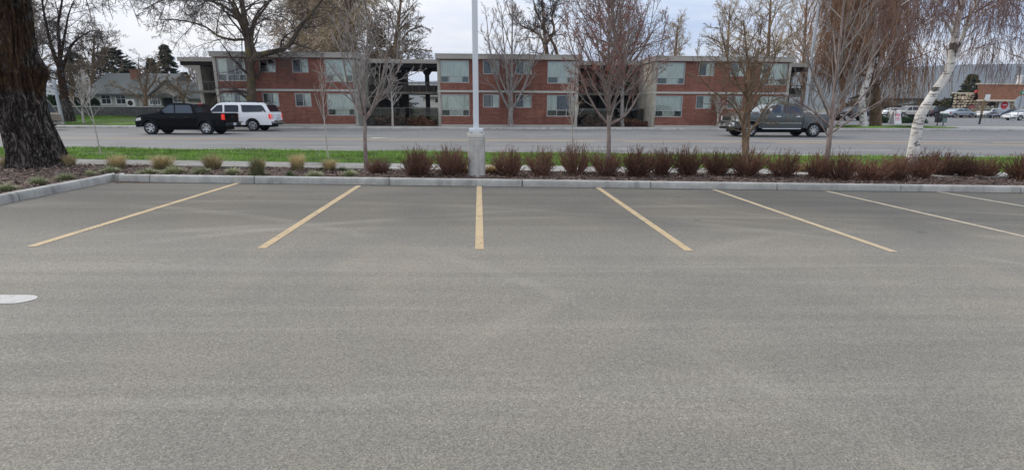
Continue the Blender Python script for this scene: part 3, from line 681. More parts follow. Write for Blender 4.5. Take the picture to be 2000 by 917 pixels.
# grey house on the left
MT['siding'] = mat('lap_siding', (.50, .48, .42), .7, noise=[(.4, .08, (1, 1, 1))])
MT['shingle'] = mat('roof_shingle', (.105, .115, .11), .9, noise=[(.5, .15, (1, 1, 1)), (6, .2, (1, 1, 3))])
MT['trim'] = mat('white_trim', (.72, .72, .70), .6)
MT['chim'] = mat('chimney_brick', (.23, .10, .07), .9, noise=[(8, .25, (1, 1, 3))])
def house_left():
    Y = 62.0; gzh = 1.6
    P = lambda px, py, y=Y: at(px, py, y)
    h = empty('grey_house', (P(250, 212)[0], Y, gzh), 0, 'small grey house with dark green shingle roof and brick chimney at left', 'house')
    ox = h.location.x; L = lambda px, y=Y: P(px, 200, y)[0]-ox
    x0, x1 = L(176), L(318); eave = P(250, 186)[2]-gzh+.25; ridge = P(250, 139)[2]-gzh
    def laps(mb, xa, xb, y, z0, z1):
        z = z0
        while z < z1-.01:
            t = min(z+.17, z1); mb.prism([(y-.03, z), (y, t), (y+.05, t), (y+.05, z)], 'x', xa, xb); z = t
        return mb
    w = laps(MB(), x0, x1, 0, -.2, eave); w.box(x0, x1, .052, 8, -.2, eave-.01); w.build('wall', MT['siding'], h)
    MB().add([(x0-.4, -.5, eave-.1), (x1+.4, -.5, eave-.1), (x1+.4, 4, ridge), (x0-.4, 4, ridge), (x0-.4, 8.5, eave-.1), (x1+.4, 8.5, eave-.1), (x0-.4, -.5, eave-.28), (x1+.4, -.5, eave-.28), (x0-.4, 8.5, eave-.28), (x1+.4, 8.5, eave-.28)],
             [(0, 1, 2, 3), (3, 2, 5, 4), (6, 7, 1, 0), (4, 5, 9, 8), (0, 3, 4, 8, 6), (1, 7, 9, 5, 2), (6, 8, 9, 7)]).build('roof', MT['shingle'], h)
    rf = h.children[-1]
    cxp = L(240); c = MB().box(cxp-.38, cxp+.38, 2.6, 3.4, ridge-1.4, P(240, 147)[2]-gzh+.6).box(cxp-.45, cxp+.45, 2.55, 3.45, P(240, 147)[2]-gzh+.602, P(240, 147)[2]-gzh+.75); c.build('chimney', MT['chim'], rf)
    def win(px, y=0.0, Yp=Y, ww=.95, z0=.75, z1=2.0):
        x = L(px, Yp); f = MB().box(x-ww/2-.13, x-ww/2, y-.09, y-.031, z0-.14, z1+.14).box(x+ww/2, x+ww/2+.13, y-.09, y-.031, z0-.14, z1+.14).box(x-ww/2, x+ww/2, y-.09, y-.031, z1, z1+.14).box(x-ww/2, x+ww/2, y-.09, y-.031, z0-.14, z0).build('window', MT['trim'], h)
        MB().box(x-ww/2, x+ww/2, y-.06, y-.035, z0, z1).build('pane', MT['wdark'], f); MB().box(x-ww/2, x+ww/2, y-.075, y-.062, (z0+z1)/2-.02, (z0+z1)/2+.02).box(x-.02, x+.02, y-.075, y-.062, z0, z1).build('muntin', MT['trim'], f)
    win(209, z0=.35, z1=1.38); win(238, z0=.35, z1=1.38)
    # gabled wing
    g0, g1 = L(292, 60), L(368, 60); gp = L(331, 60); ze = P(331, 190, 60)[2]-gzh; zr = P(331, 158, 60)[2]-gzh
    MB().prism([(g0, -.2), (g1, -.2), (g1, ze), (gp, zr), (g0, ze)], 'y', -2.0, 6).build('gable_wing', MT['siding'], h)
    for s, e in ((g0-.3, -1), (g1+.3, 1)):
        MB().prism([(gp, zr+.12), (gp, zr-.06), (s, ze-.28), (s, ze-.10)], 'y', -2.3, 6.2).build('wing_roof', MT['shingle'], h)
    win(309, -2.0, 60, .5, .3, 1.3); win(349, -2.0, 60, .8, .55, 1.15); win(298, -2.0, 60, .4, .3, 1.3)
    dx = L(328, 60); d = MB().box(dx-.5, dx+.5, -2.08, -2.01, -.2, .95).build('door', MT['dbrown'], h)
    MB().prism([(dx-.9, 1.0), (dx+.9, 1.0), (dx+.15, 1.5), (dx-.15, 1.5)], 'y', -3.0, -2.02).build('door_canopy', MT['shingle'], h)
    ax = L(261); a = MB().box(ax-.45, ax+.45, -.5, -.12, .02, .82).build('heat_pump', MT['trim'], h, bevel=.03, bseg=2)
    MB().lathe([(.0, -.52), (.28, -.52), (.28, -.505)], 'y', 20, (ax-.05, 0, .42)).build('fan_grille', MT['dbrown'], a)
MT['wdark'] = mat('dark_window', (.045, .05, .055), .12, spec=.6)
house_left()
# white house glimpsed through the breezeway and tan building behind
def far_house(name, label, px0, px1, y0, y1, Y, m, wins, roofcol, ridge=None, depth=8, base=.25):
    a = at(px0, y0, Y); b = at(px1, y1, Y); h = empty(name, ((a[0]+b[0])/2, Y, base), 0, label, 'house'); w = (b[0]-a[0])/2; top = a[2]-base
    MB().box(-w, w, 0, depth, -.3, top).build('wall', m, h)
    if ridge:
        zr = at(px0, ridge, Y)[2]-base; MB().prism([(-.5, top-.15), (depth/2, zr), (depth+.5, top-.15), (depth+.5, top-.3), (depth/2, zr-.18), (-.5, top-.3)], 'x', -w-.4, w+.4).build('roof', roofcol, h)
    for (wx0, wy0, wx1, wy1) in wins:
        p = at(wx0, wy0, Y); q = at(wx1, wy1, Y); cx_ = h.location.x
        f = MB().box(p[0]-cx_-.1, q[0]-cx_+.1, -.06, -.002, q[2]-base-.1, p[2]-base+.1).build('window', MT['trim'], h)
        MB().box(p[0]-cx_, q[0]-cx_, -.08, -.062, q[2]-base, p[2]-base).build('pane', MT['wdark'], f)
    return h
MT['whitewall'] = mat('white_clapboard', (.60, .59, .55), .8, noise=[(.5, .1, (1, 1, 6))]); MT['tanwall'] = mat('tan_stucco', (.50, .32, .20), .85, noise=[(1, .15, (1, 1, 1))]); MT['greenwall'] = mat('sage_siding', (.15, .155, .115), .8, noise=[(.5, .1, (1, 1, 5))])
far_house('white_house', 'white house with a dark window glimpsed through the left breezeway', 826, 905, 187, 212, 95, MT['whitewall'], [(833, 193, 839, 200), (850, 193, 856, 200)], MT['shingle'], 176)
far_house('tan_house', 'tan stucco house glimpsed beside the middle brick block', 1118, 1190, 178, 214, 72, MT['tanwall'], [(1131, 190, 1135, 198)], MT['shingle'], 168)
far_house('garage', 'low garage with dark gable roof beside the grey house', 371, 398, 201, 214, 70, MT['whitewall'], [], MT['shingle'], 193, 6, 1.6)
gh = far_house('green_house', 'sage green two-storey house with white porch columns in the far right', 1722, 1806, 190, 227, 105, MT['greenwall'], [(1776, 192.5, 1780, 198), (1783, 192, 1787, 198), (1744, 193, 1750, 198), (1741, 210, 1746, 216)], MT['shingle'], 176, 9, .6)
def porch():
    Y = 102.5; cx_ = gh.location.x; X = lambda px: at(px, 210, Y)[0]-cx_; Z = lambda py: at(1780, py, Y)[2]-.6
    for px in (1763, 1773, 1783, 1790): MB().box(X(px)-.16, X(px)+.16, -2.6, -2.3, -.2, Z(206)).build('porch_column', MT['trim'], gh)
    MB().prism([(X(1758), Z(206)), (X(1796), Z(206)), (X(1794), Z(203)), (X(1784), Z(200)), (X(1774), Z(203)), (X(1758), Z(204.5))], 'y', -2.9, -.01).build('porch_roof', MT['shingle'], gh)
porch()
# restaurant with stone wall and shingled mansard
def restaurant():
    Y = 82.0; b = .55
    X = lambda px, y=Y: at(px, 200, y)[0]; Z = lambda py, y=Y, px=1940: at(px, py, y)[2]
    r = empty('stone_restaurant', (X(1935), Y, b), 0, 'rubble stone restaurant with brown shingled mansard at far right', 'restaurant'); ox = r.location.x
    MT['stonebed'] = mat('stone_mortar', (.36, .29, .21), .95); MT['stone'] = mat('field_stone', (.60, .48, .33), .9, noise=[(1.3, .2, (1, 1, 1))], obj_rand=.38)
    MT['shake'] = mat('cedar_shake', (.25, .115, .065), .9, noise=[(1.6, .25, (1, 1, 2.5)), (9, .25, (1, 1, .4))]); MT['cream'] = mat('cream_trim', (.66, .56, .42), .6)
    x0, xm, x1 = X(1859)-ox, X(1905)-ox, X(2080)-ox; zl = Z(183)-b; zr = Z(196)-b
    body = MB()
    for a, b_, z_ in ((x0, xm, zl), (xm+.003, x1, zr)): body.prism([(a, .12), (b_, .12), (b_+12, 11), (a+12, 11)], 'z', -.4, z_); wl = body.build('stone_wall', MT['stonebed'], r)
    MB().box(x0-.1, xm-.02, -.05, .3, zl+.003, zl+.16).build('coping', MT['cream'], r)
    rr = random.Random(5); sm = []
    for k in range(8):
        mb = MB(); n = rr.randint(5, 7); pts = [(math.cos(2*math.pi*i/n+rr.uniform(-.25, .25))*rr.uniform(.4, .52), math.sin(2*math.pi*i/n+rr.uniform(-.25, .25))*rr.uniform(.38, .5)) for i in range(n)]
        mb.add([(p[0], .1, p[1]) for p in pts]+[(p[0]*.8, -.5, p[1]*.8) for p in pts], [tuple(range(n, 2*n))]+[(i, (i+1) % n, n+(i+1) % n, n+i) for i in range(n)]); me = mb.mesh('stone', 50); me.materials.append(MT['stone']); sm.append(me)
    cnt = 0; z = -.05
    while z < zl-.1:
        h = rr.uniform(.34, .5); x = x0+.1+rr.uniform(0, .2)
        while x < x1-.3 and cnt < 298:
            w = rr.uniform(.42, .85); lim = zl if x+w < xm else zr
            if z+h*.6 < lim:
                o = link('stone', rr.choice(sm), None, wl); o.location = (x+w/2, .12, z+h/2+rr.uniform(-.06, .06)); o.scale = (w*1.02, rr.uniform(.15, .34), h*1.04); o.rotation_euler = (0, rr.uniform(-.3, .3), 0); cnt += 1
            x += w*.96
        z += h*.92
    zt = Z(165)-b; mp = MB(); sx = lambda y: max(0, y)*1.05
    mp.add([(xm-.5+sx(y), y, z_) for y, z_ in ((-.9, zr), (-.2, zt), (6, zt), (6, zr))]+[(x1+sx(y), y, z_) for y, z_ in ((-.9, zr), (-.2, zt), (6, zt), (6, zr))], [(0, 1, 2, 3), (7, 6, 5, 4), (0, 4, 5, 1), (1, 5, 6, 2), (2, 6, 7, 3), (3, 7, 4, 0)])
    mr = mp.build('mansard_roof', MT['shake'], r)
    MB().box(xm-.75, x1, -1.05, -.85, zr-.16, zr+.10).build('eave_board', MT['cream'], r); MB().box(xm-.7, x1, -.32, -.05, zt-.02, zt+.14).build('ridge_board', MT['cream'], r)
    px = X(1999)-ox; MB().lathe([(.0, zt), (.32, zt), (.32, zt+1.3), (.42, zt+1.32), (.42, zt+1.5), (0, zt+1.55)], 'z', 14, (px, 1.5, 0)).build('roof_vent', MT['trim'], r)
    sx0, sx1 = X(1961, Y-1)-ox, X(1983, Y-1)-ox
    sg = MB().box(sx0, sx1, -.98+.75, -.92+.75, Z(216)-b, Z(196.5)-b).build('sign_panel', MT['signw'], r)
    cxs = (sx0+sx1)/2; czs = (Z(205.5)-b); rad = (sx1-sx0)*.31
    MB().lathe([(0, -.27), (rad, -.27), (rad, -.236), ], 'y', 28, (cxs, 0, czs)).build('sign_disc', MT['signr'], sg)
    MB().box(cxs-rad*.62, cxs+rad*.62, -.285, -.272, czs-rad*.02, czs+rad*.22).build('sign_lettering', MT['signw'], sg)
    pxx = X(1898)-ox; MB().box(pxx-.45, pxx+.45, -.26, -.20, Z(211)-b, Z(206)-b).build('plaque', MT['plaque'], r)
    bx = X(1904)-ox-.3; MB().lathe([(0, -.05), (.2, -.04), (.26, .12), (.2, .3), (0, .36)], 'z', 14, (bx, -.2, Z(181)-b)).build('red_dome_lamp', MT['signr'], r)
    dx = X(1938)-ox; MB().box(dx-.7, dx+.7, .02, .11, -.2, zr-.3).build('doorway', MT['dbrown'], r)
MT['signw'] = mat('sign_white', (.70, .71, .70), .5); MT['signr'] = mat('sign_red', (.60, .035, .04), .5); MT['plaque'] = mat('plaque_red', (.42, .10, .12), .6)
restaurant()
# hills on the horizon
def hills():
    # ridge line: lateral position of the crest in metres and its height, at 1500-1700 m
    prof = [(-3400, 60), (-2200, 70), (-1400, 62), (-900, 75), (-300, 82), (100, 92), (500, 105), (900, 126), (1200, 142), (1500, 152), (1900, 162), (2600, 170), (3400, 150)]
    xs = np.linspace(-3300, 3300, 150); H = np.interp(xs, [p[0] for p in prof], [p[1] for p in prof])
    ts = np.linspace(0, 1, 16); V = []; r = np.random.default_rng(4); ph = r.uniform(0, 6, 6)
    for t in ts:
        for x, h in zip(xs, H):
            g = sum(math.sin(x*.004*(k+1)+ph[k]+t*1.5)*1.0/(k+1) for k in range(6)); prof_t = math.sin(min(1, t*1.25)*math.pi/2)
            V.append((x+30*t*g, 1150+600*t, -2+.93*h*prof_t*(1-.10*abs(g)*(1-t))+h*.008*g))
    n = len(xs); F = [(j*n+i, j*n+i+1, (j+1)*n+i+1, (j+1)*n+i) for j in range(15) for i in range(n-1)]
    o = link('hills', np_mesh('hills', V, F, True), mat('sage_hillside', (.12, .115, .085), .95, noise=[(.006, .3, (1, 1, 1)), (.03, .2, (1, 1, 1))])); o['kind'] = 'structure'
hills()
def haze():
    m = bpy.data.materials.new('haze_air'); m.use_nodes = True; N = m.node_tree.nodes; N.clear()
    o = N.new('ShaderNodeOutputMaterial'); v = N.new('ShaderNodeVolumePrincipled'); v.inputs['Density'].default_value = HAZE; v.inputs['Color'].default_value = (.52, .70, 1.0, 1); v.inputs['Anisotropy'].default_value = .2
    m.node_tree.links.new(v.outputs[0], o.inputs['Volume'])
    b = MB().box(-3550, 3550, -450, 4300, -4, 190).build('haze', m); tag(b, 'thin bluish air haze over the whole scene', 'haze', kind='stuff')
HAZE = .00016
haze()

# ------------------------------------------------------------------ vehicles
def paint(name, col, rough=.28, metal=0.0, spec=.4, coat=.35):
    m = mat(name, col, rough, metal, spec, noise=[(1.2, .06, (1, 1, 1))], coat=coat); return m
MT['tyre'] = mat('tyre_rubber', (.018, .018, .018), .8, noise=[(6, .2, (1, 1, 1))]); MT['rim'] = mat('alloy_rim', (.55, .55, .55), .3, .8)
MT['tint'] = mat('tinted_glass', (.012, .014, .018), .06, spec=.6); MT['cglass'] = mat('car_glass', (.05, .065, .07), .05, spec=.8)
MT['chrome'] = mat('chrome_trim', (.65, .65, .65), .18, 1.0); MT['plastic'] = mat('black_plastic', (.02, .02, .021), .55); MT['under'] = mat('underbody', (.012, .012, .012), .9)
MT['taill'] = mat('red_lens', (.50, .015, .012), .15, spec=.6); MT['taillit'] = mat('lit_red_lens', (.55, .03, .02), .15, emit=((1, .05, .03), .35)); MT['headl'] = mat('clear_lens', (.62, .62, .58), .1, spec=.7); MT['amber'] = mat('amber_lens', (.70, .22, .06), .2)
MT['plate'] = mat('licence_plate', (.55, .58, .62), .5)
def make_vehicle(name, label, cat, loc, rz, S, group=None):
    v = empty(name, loc, rz, label, cat, group)
    hw, belt, roof, tum = S['hw'], S['belt'], S['roof'], S['tum']; xf, xr = S['xf'], S['xr']
    def ys(x, z):
        y = hw
        if z > belt: y *= 1-tum*(z-belt)/(roof-belt)
        else: y *= 1-.05*((belt-.25-z)/.8)**2 if z < belt-.25 else 1-.02*((z-belt+.25)/.25)**2
        a = xf-S.get('nose', .9)
        if x > a: y *= 1-S.get('ftap', .12)*((x-a)/(xf-a))**2
        b = xr+.6
        if x < b: y *= 1-.05*((b-x)/.6)**2
        return y
    def shell(pname, upper, zb, wheels, m, hollow=False):
        ra, zw = S['arch'], S['wr']
        low = []
        for wx in sorted(wheels, reverse=True):
            t0 = math.asin(max(-1, min(1, (zb-zw)/ra)))
            for t in fr(t0, math.pi-t0, 10): low.append((wx+ra*math.cos(t), zw+ra*math.sin(t)))
        poly = upper+low; bm = bmesh.new(); n = len(poly)
        A = [bm.verts.new((p[0], -1, p[1])) for p in poly]; B = [bm.verts.new((p[0], 1, p[1])) for p in poly]
        bm.faces.new(A); bm.faces.new(B[::-1])
        for i in range(n): bm.faces.new((A[i], B[i], B[(i+1) % n], A[(i+1) % n]))
        zs = [.55, .7, .85, belt-.25, belt-.12, belt-.02, belt+.08]; xs = [xf-.15, xf-.35, xf-.6, xf-.9, xr+.2, xr+.5]
        for z in zs: bmesh.ops.bisect_plane(bm, geom=bm.verts[:]+bm.edges[:]+bm.faces[:], plane_co=(0, 0, z), plane_no=(0, 0, 1))
        for x in xs: bmesh.ops.bisect_plane(bm, geom=bm.verts[:]+bm.edges[:]+bm.faces[:], plane_co=(x, 0, 0), plane_no=(1, 0, 0))
        bmesh.ops.recalc_face_normals(bm, faces=bm.faces)
        rim = [e for e in bm.edges if len(e.link_faces) == 2 and abs(abs(e.link_faces[0].normal.y)-abs(e.link_faces[1].normal.y)) > .6]
        for w in bm.verts: w.co.y *= ys(w.co.x, w.co.z)
        bmesh.ops.bevel(bm, geom=rim, offset=S.get('bev', .045), segments=3, profile=.5, affect='EDGES', clamp_overlap=True)
        for f in bm.faces: f.smooth = True
        me = bpy.data.meshes.new(pname); bm.to_mesh(me); bm.free(); me.set_sharp_from_angle(angle=R(38))
        return link(pname, me, m, v)
    body = shell('body', S['upper'], S['zb'], S['bodywheels'], S['paint'])
    if 'bed' in S:
        b = S['bed']; w0, w1, h, t = b['x0'], b['x1'], b['h'], .09
        ra, zw, wx = S['arch'], S['wr'], S['wheels'][1]
        t0 = math.asin((S['zb']-zw)/ra); arc = [(wx+ra*math.cos(q), zw+ra*math.sin(q)) for q in fr(t0, math.pi-t0, 12)]
        bed = None
        for s in (1, -1):
            # outer bedside, slightly bulged over the wheel
            poly = [(w0, S['zb']+.02), (w0, h-.02), (w0+.03, h), (w1-.03, h), (w1, h-.02), (w1, S['zb']+.02)]+arc
            bm = bmesh.new(); yo = lambda x, z: s*ys(x, min(z, belt-.05))
            A = [bm.verts.new((p[0], yo(*p), p[1])) for p in poly]; B = [bm.verts.new((p[0], yo(*p)-s*t, p[1])) for p in poly]
            bm.faces.new(A); bm.faces.new(B[::-1]); n = len(poly)
            for i in range(n): bm.faces.new((A[i], B[i], B[(i+1) % n], A[(i+1) % n]))
            for z in (.7, .85, belt-.25, belt-.12): bmesh.ops.bisect_plane(bm, geom=bm.verts[:]+bm.edges[:]+bm.faces[:], plane_co=(0, 0, z), plane_no=(0, 0, 1))
            for q in bm.verts:
                q.co.y = s*(ys(q.co.x, min(q.co.z, belt-.02))-(t if abs(q.co.y) < abs(yo(q.co.x, q.co.z))-t*.5 else 0))
            bmesh.ops.recalc_face_normals(bm, faces=bm.faces)
            me = bpy.data.meshes.new('bedside'); bm.to_mesh(me); bm.free(); me.set_sharp_from_angle(angle=R(30))
            o = link('bedside', me, S['paint'], v)
            # arch lip
            fl = MB(); pr = []
            for q in fr(t0*.9, math.pi-t0*.9, 14): pr.append((wx+ra*math.cos(q), s*(ys(wx, 1.0)+.012), zw+ra*math.sin(q)))
            fl.tube(pr, .035, 6).build('arch_lip', S.get('flare', S['paint']), o, smooth=50)
        yi = ys(w0, 1.0)-t
        MB().box(w1-.06, w1, -yi, yi, .55, h-.01).build('bed_front', S['paint'], v); MB().box(w0, w1-.06, -yi, yi, .62, .68).build('bed_floor', MT['plastic'], v)
        tg = MB().box(w0-.055, w0-.005, -yi-.02, yi+.02, .58, h-.015).build('tailgate', S['paint'], v, bevel=.02); MB().box(w0-.07, w0-.056, -.12, .12, h-.25, h-.17).build('tailgate_handle', MT['plastic'], tg)
    # underbody
    MB().box(xr+.25, xf-.35, -hw+.32, hw-.32, .26, .80).build('underbody', MT['under'], v)
    # wheels
    wr, tw = S['wr'], S.get('tw', .26); prof = [(wr*.64, -tw/2+.01), (wr*.72, -tw/2), (wr*.93, -tw/2+.01), (wr, -tw/2+.05), (wr, tw/2-.05), (wr*.93, tw/2-.01), (wr*.72, tw/2), (wr*.64, tw/2-.01), (wr*.60, 0), (wr*.64, -tw/2+.01)]
    tm = MB().lathe(prof, 'y', 28).mesh('wheel', 40); tm.materials.append(MT['tyre'])
    rm = MB(); rm.lathe([(wr*.66, .02), (wr*.66, .10), (wr*.60, .11), (wr*.56, .06), (wr*.55, .0)], 'y', 28); rm.lathe([(0, .075), (wr*.13, .075), (wr*.17, .05), (wr*.17, .0)], 'y', 14)
    ns = S.get('spokes', 5)
    for i in range(ns):
        a = 2*math.pi*i/ns; ca, sa = math.cos(a), math.sin(a); w0_, w1_ = wr*S.get('spw', .13), wr*S.get('spw', .13)*.8
        q = lambda r, w, y: (r*ca-w*sa, y, r*sa+w*ca)
        rm.add([q(wr*.1, -w0_, .02), q(wr*.1, w0_, .02), q(wr*.6, w1_, .03), q(wr*.6, -w1_, .03), q(wr*.1, -w0_*.8, .07), q(wr*.1, w0_*.8, .07), q(wr*.6, w1_*.8, .085), q(wr*.6, -w1_*.8, .085)], [(4, 5, 6, 7), (0, 1, 5, 4), (1, 2, 6, 5), (2, 3, 7, 6), (3, 0, 4, 7)])
    rmm = rm.mesh('rim', 40); rmm.materials.append(MT['rim'])
    dk = MB().lathe([(0, .0), (wr*.62, .0), (wr*.62, -.03)], 'y', 24).mesh('brake_disc'); dk.materials.append(MT['under'])
    for wx in S['wheels']:
        for s in (1, -1):
            w = link('wheel', tm, None, v, (wx, s*(hw-tw/2-.015), wr-.015)); 
            r_ = link('rim', rmm, None, w); d_ = link('brake_disc', dk, None, w); w.rotation_euler = (0, random.uniform(0, 2), 0 if s > 0 else math.pi)
            r_.location = d_.location = (0, .02, 0)
    # glass
    for poly in S.get('windows', []):
        for s in (1, -1):
            mb = MB(); n = len(poly); P_ = [(p[0], s*(ys(*p)+.006), p[1]) for p in poly]; Q = [(p[0], s*(ys(*p)-.03), p[1]) for p in poly]
            mb.add(P_+Q, [tuple(range(n)), tuple(range(n, 2*n))]+[(i, (i+1) % n, n+(i+1) % n, n+i) for i in range(n)]); mb.build('side_window', S.get('sglass', MT['tint']), v)
    for key, nm in (('wind', 'windshield'), ('back', 'rear_window')):
        if key not in S: continue
        (x0, z0), (x1, z1) = S[key]; d = Vector((x1-x0, 0, z1-z0)); nn = Vector((-d.z, 0, d.x)).normalized()
        if (key == 'wind') != (nn.x > 0): nn = -nn
        nn *= .012; m0, m1 = ys(x0, z0)-.07, ys(x1, z1)-.09
        vs = [(x0+nn.x, -m0, z0+nn.z), (x0+nn.x, m0, z0+nn.z), (x1+nn.x, m1, z1+nn.z), (x1+nn.x, -m1, z1+nn.z)]; vs += [(a-nn.x*2.2, b, c-nn.z*2.2) for a, b, c in vs]
        MB().add(vs, [(0, 1, 2, 3), (4, 7, 6, 5), (0, 4, 5, 1), (1, 5, 6, 2), (2, 6, 7, 3), (3, 7, 4, 0)]).build(nm, S.get('wglass', MT['cglass']) if key == 'wind' else S.get('bglass', MT['tint']), v)
    # side patches: (name, material, poly, proud)
    for nm, m_, poly, pr in S.get('patches', []):
        for s in (1, -1):
            mb = MB(); n = len(poly); P_ = [(p[0], s*(ys(*p)+pr), p[1]) for p in poly]; Q = [(p[0], s*(ys(*p)-.03), p[1]) for p in poly]
            mb.add(P_+Q, [tuple(range(n)), tuple(range(n, 2*n))]+[(i, (i+1) % n, n+(i+1) % n, n+i) for i in range(n)]); mb.build(nm, m_, v)
    # boxes: (name, material, (x0,x1,y0,y1,z0,z1), mirror, bevel)
    for nm, m_, b, mir, bv in S.get('boxes', []):
        for s in ((1, -1) if mir else (1,)):
            y0, y1 = (b[2], b[3]) if s > 0 else (-b[3], -b[2]); MB().box(b[0], b[1], y0, y1, b[4], b[5]).build(nm, m_, v, bevel=bv, smooth=40 if bv else None)
    for nm, m_, pts, r_ in S.get('tubes', []):
        for s in (1, -1): MB().tube([(p[0], s*p[1], p[2]) for p in pts], r_, 6).build(nm, m_, v, smooth=50)
    return v, ys
def rect(x0, x1, z0, z1): return [(x0, z0), (x1, z0), (x1, z1), (x0, z1)]
def seam(x, z0, z1): return ('door_seam', MT['plastic'], rect(x-.006, x+.006, z0, z1), .0015)

# black pickup
PB = paint('black_paint', (.003, .003, .004), .22, 0.0, .15, .06)
S = dict(hw=.925, belt=1.20, roof=1.82, tum=.13, xf=2.47, xr=-2.78, wr=.39, arch=.47, zb=.46, paint=PB, bodywheels=[1.6], wheels=[1.6, -1.6], spokes=6, spw=.14,
  upper=[(-1.13, .46), (-1.15, .9), (-1.16, 1.22), (-1.08, 1.48), (-.98, 1.73), (-.88, 1.785), (-.5, 1.82), (0, 1.82), (.30, 1.79), (.44, 1.74), (.85, 1.42), (1.12, 1.24), (1.5, 1.19), (1.95, 1.13), (2.25, 1.05), (2.40, .92), (2.46, .70), (2.44, .46)],
  bed=dict(x0=-2.70, x1=-1.18, h=1.24), windows=[[(.94, 1.24), (.86, 1.32), (.42, 1.66), (.26, 1.70), (.10, 1.70), (.10, 1.24)], [(.03, 1.24), (.03, 1.70), (-.76, 1.69), (-.86, 1.61), (-.95, 1.24)]],
  wind=((1.06, 1.28), (.47, 1.72)), back=((-1.15, 1.27), (-1.0, 1.70)), sglass=mat('grey_glass', (.035, .042, .05), .05, spec=.9), wglass=MT['tint'],
  patches=[('headlight', MT['headl'], [(2.05, .82), (2.40, .78), (2.36, .92), (2.05, .99)], .01), ('taillight', MT['taillit'], [(-2.72, .86), (-2.56, .88), (-2.56, 1.17), (-2.72, 1.20)], .015), seam(.06, .52, 1.14), seam(1.02, .60, 1.12), seam(-.90, .95, 1.14), ('door_handle', MT['plastic'], rect(.14, .34, 1.00, 1.04), .03), ('door_handle', MT['plastic'], rect(-.72, -.52, 1.00, 1.04), .03)],
  boxes=[('rear_bumper', MT['plastic'], (-2.86, -2.70, -.86, .86, .50, .68), False, .03), ('licence_plate', MT['plate'], (-2.875, -2.862, -.17, .17, .53, .67), False, 0), ('front_bumper', PB, (2.36, 2.50, -.76, .76, .42, .66), False, .04), ('grille', MT['plastic'], (2.38, 2.455, -.5, .5, .72, .93), False, .02), ('mirror', MT['plastic'], (.78, .92, .93, 1.12, 1.22, 1.40), True, .03), ('taillight_rear', MT['taillit'], (-2.715, -2.69, .80, .905, .86, 1.20), True, 0), ('brake_light', MT['taillit'], (-1.00, -.94, -.12, .12, 1.75, 1.785), False, 0)],
  tubes=[('arch_lip', PB, [(1.6+.47*math.cos(t), .915, .39+.47*math.sin(t)) for t in fr(.2, 2.94, 14)], .03)])
def spotx(px, Y): return at(px, 250, Y)[0]
bx = (spotx(293, 31.7)+spotx(402, 31.7))/2
make_vehicle('pickup_truck', 'black crew-cab pickup truck with lit tail light driving left', 'pickup truck', (bx, 31.7+.92, gz(0, 32)+.004), math.pi, S)
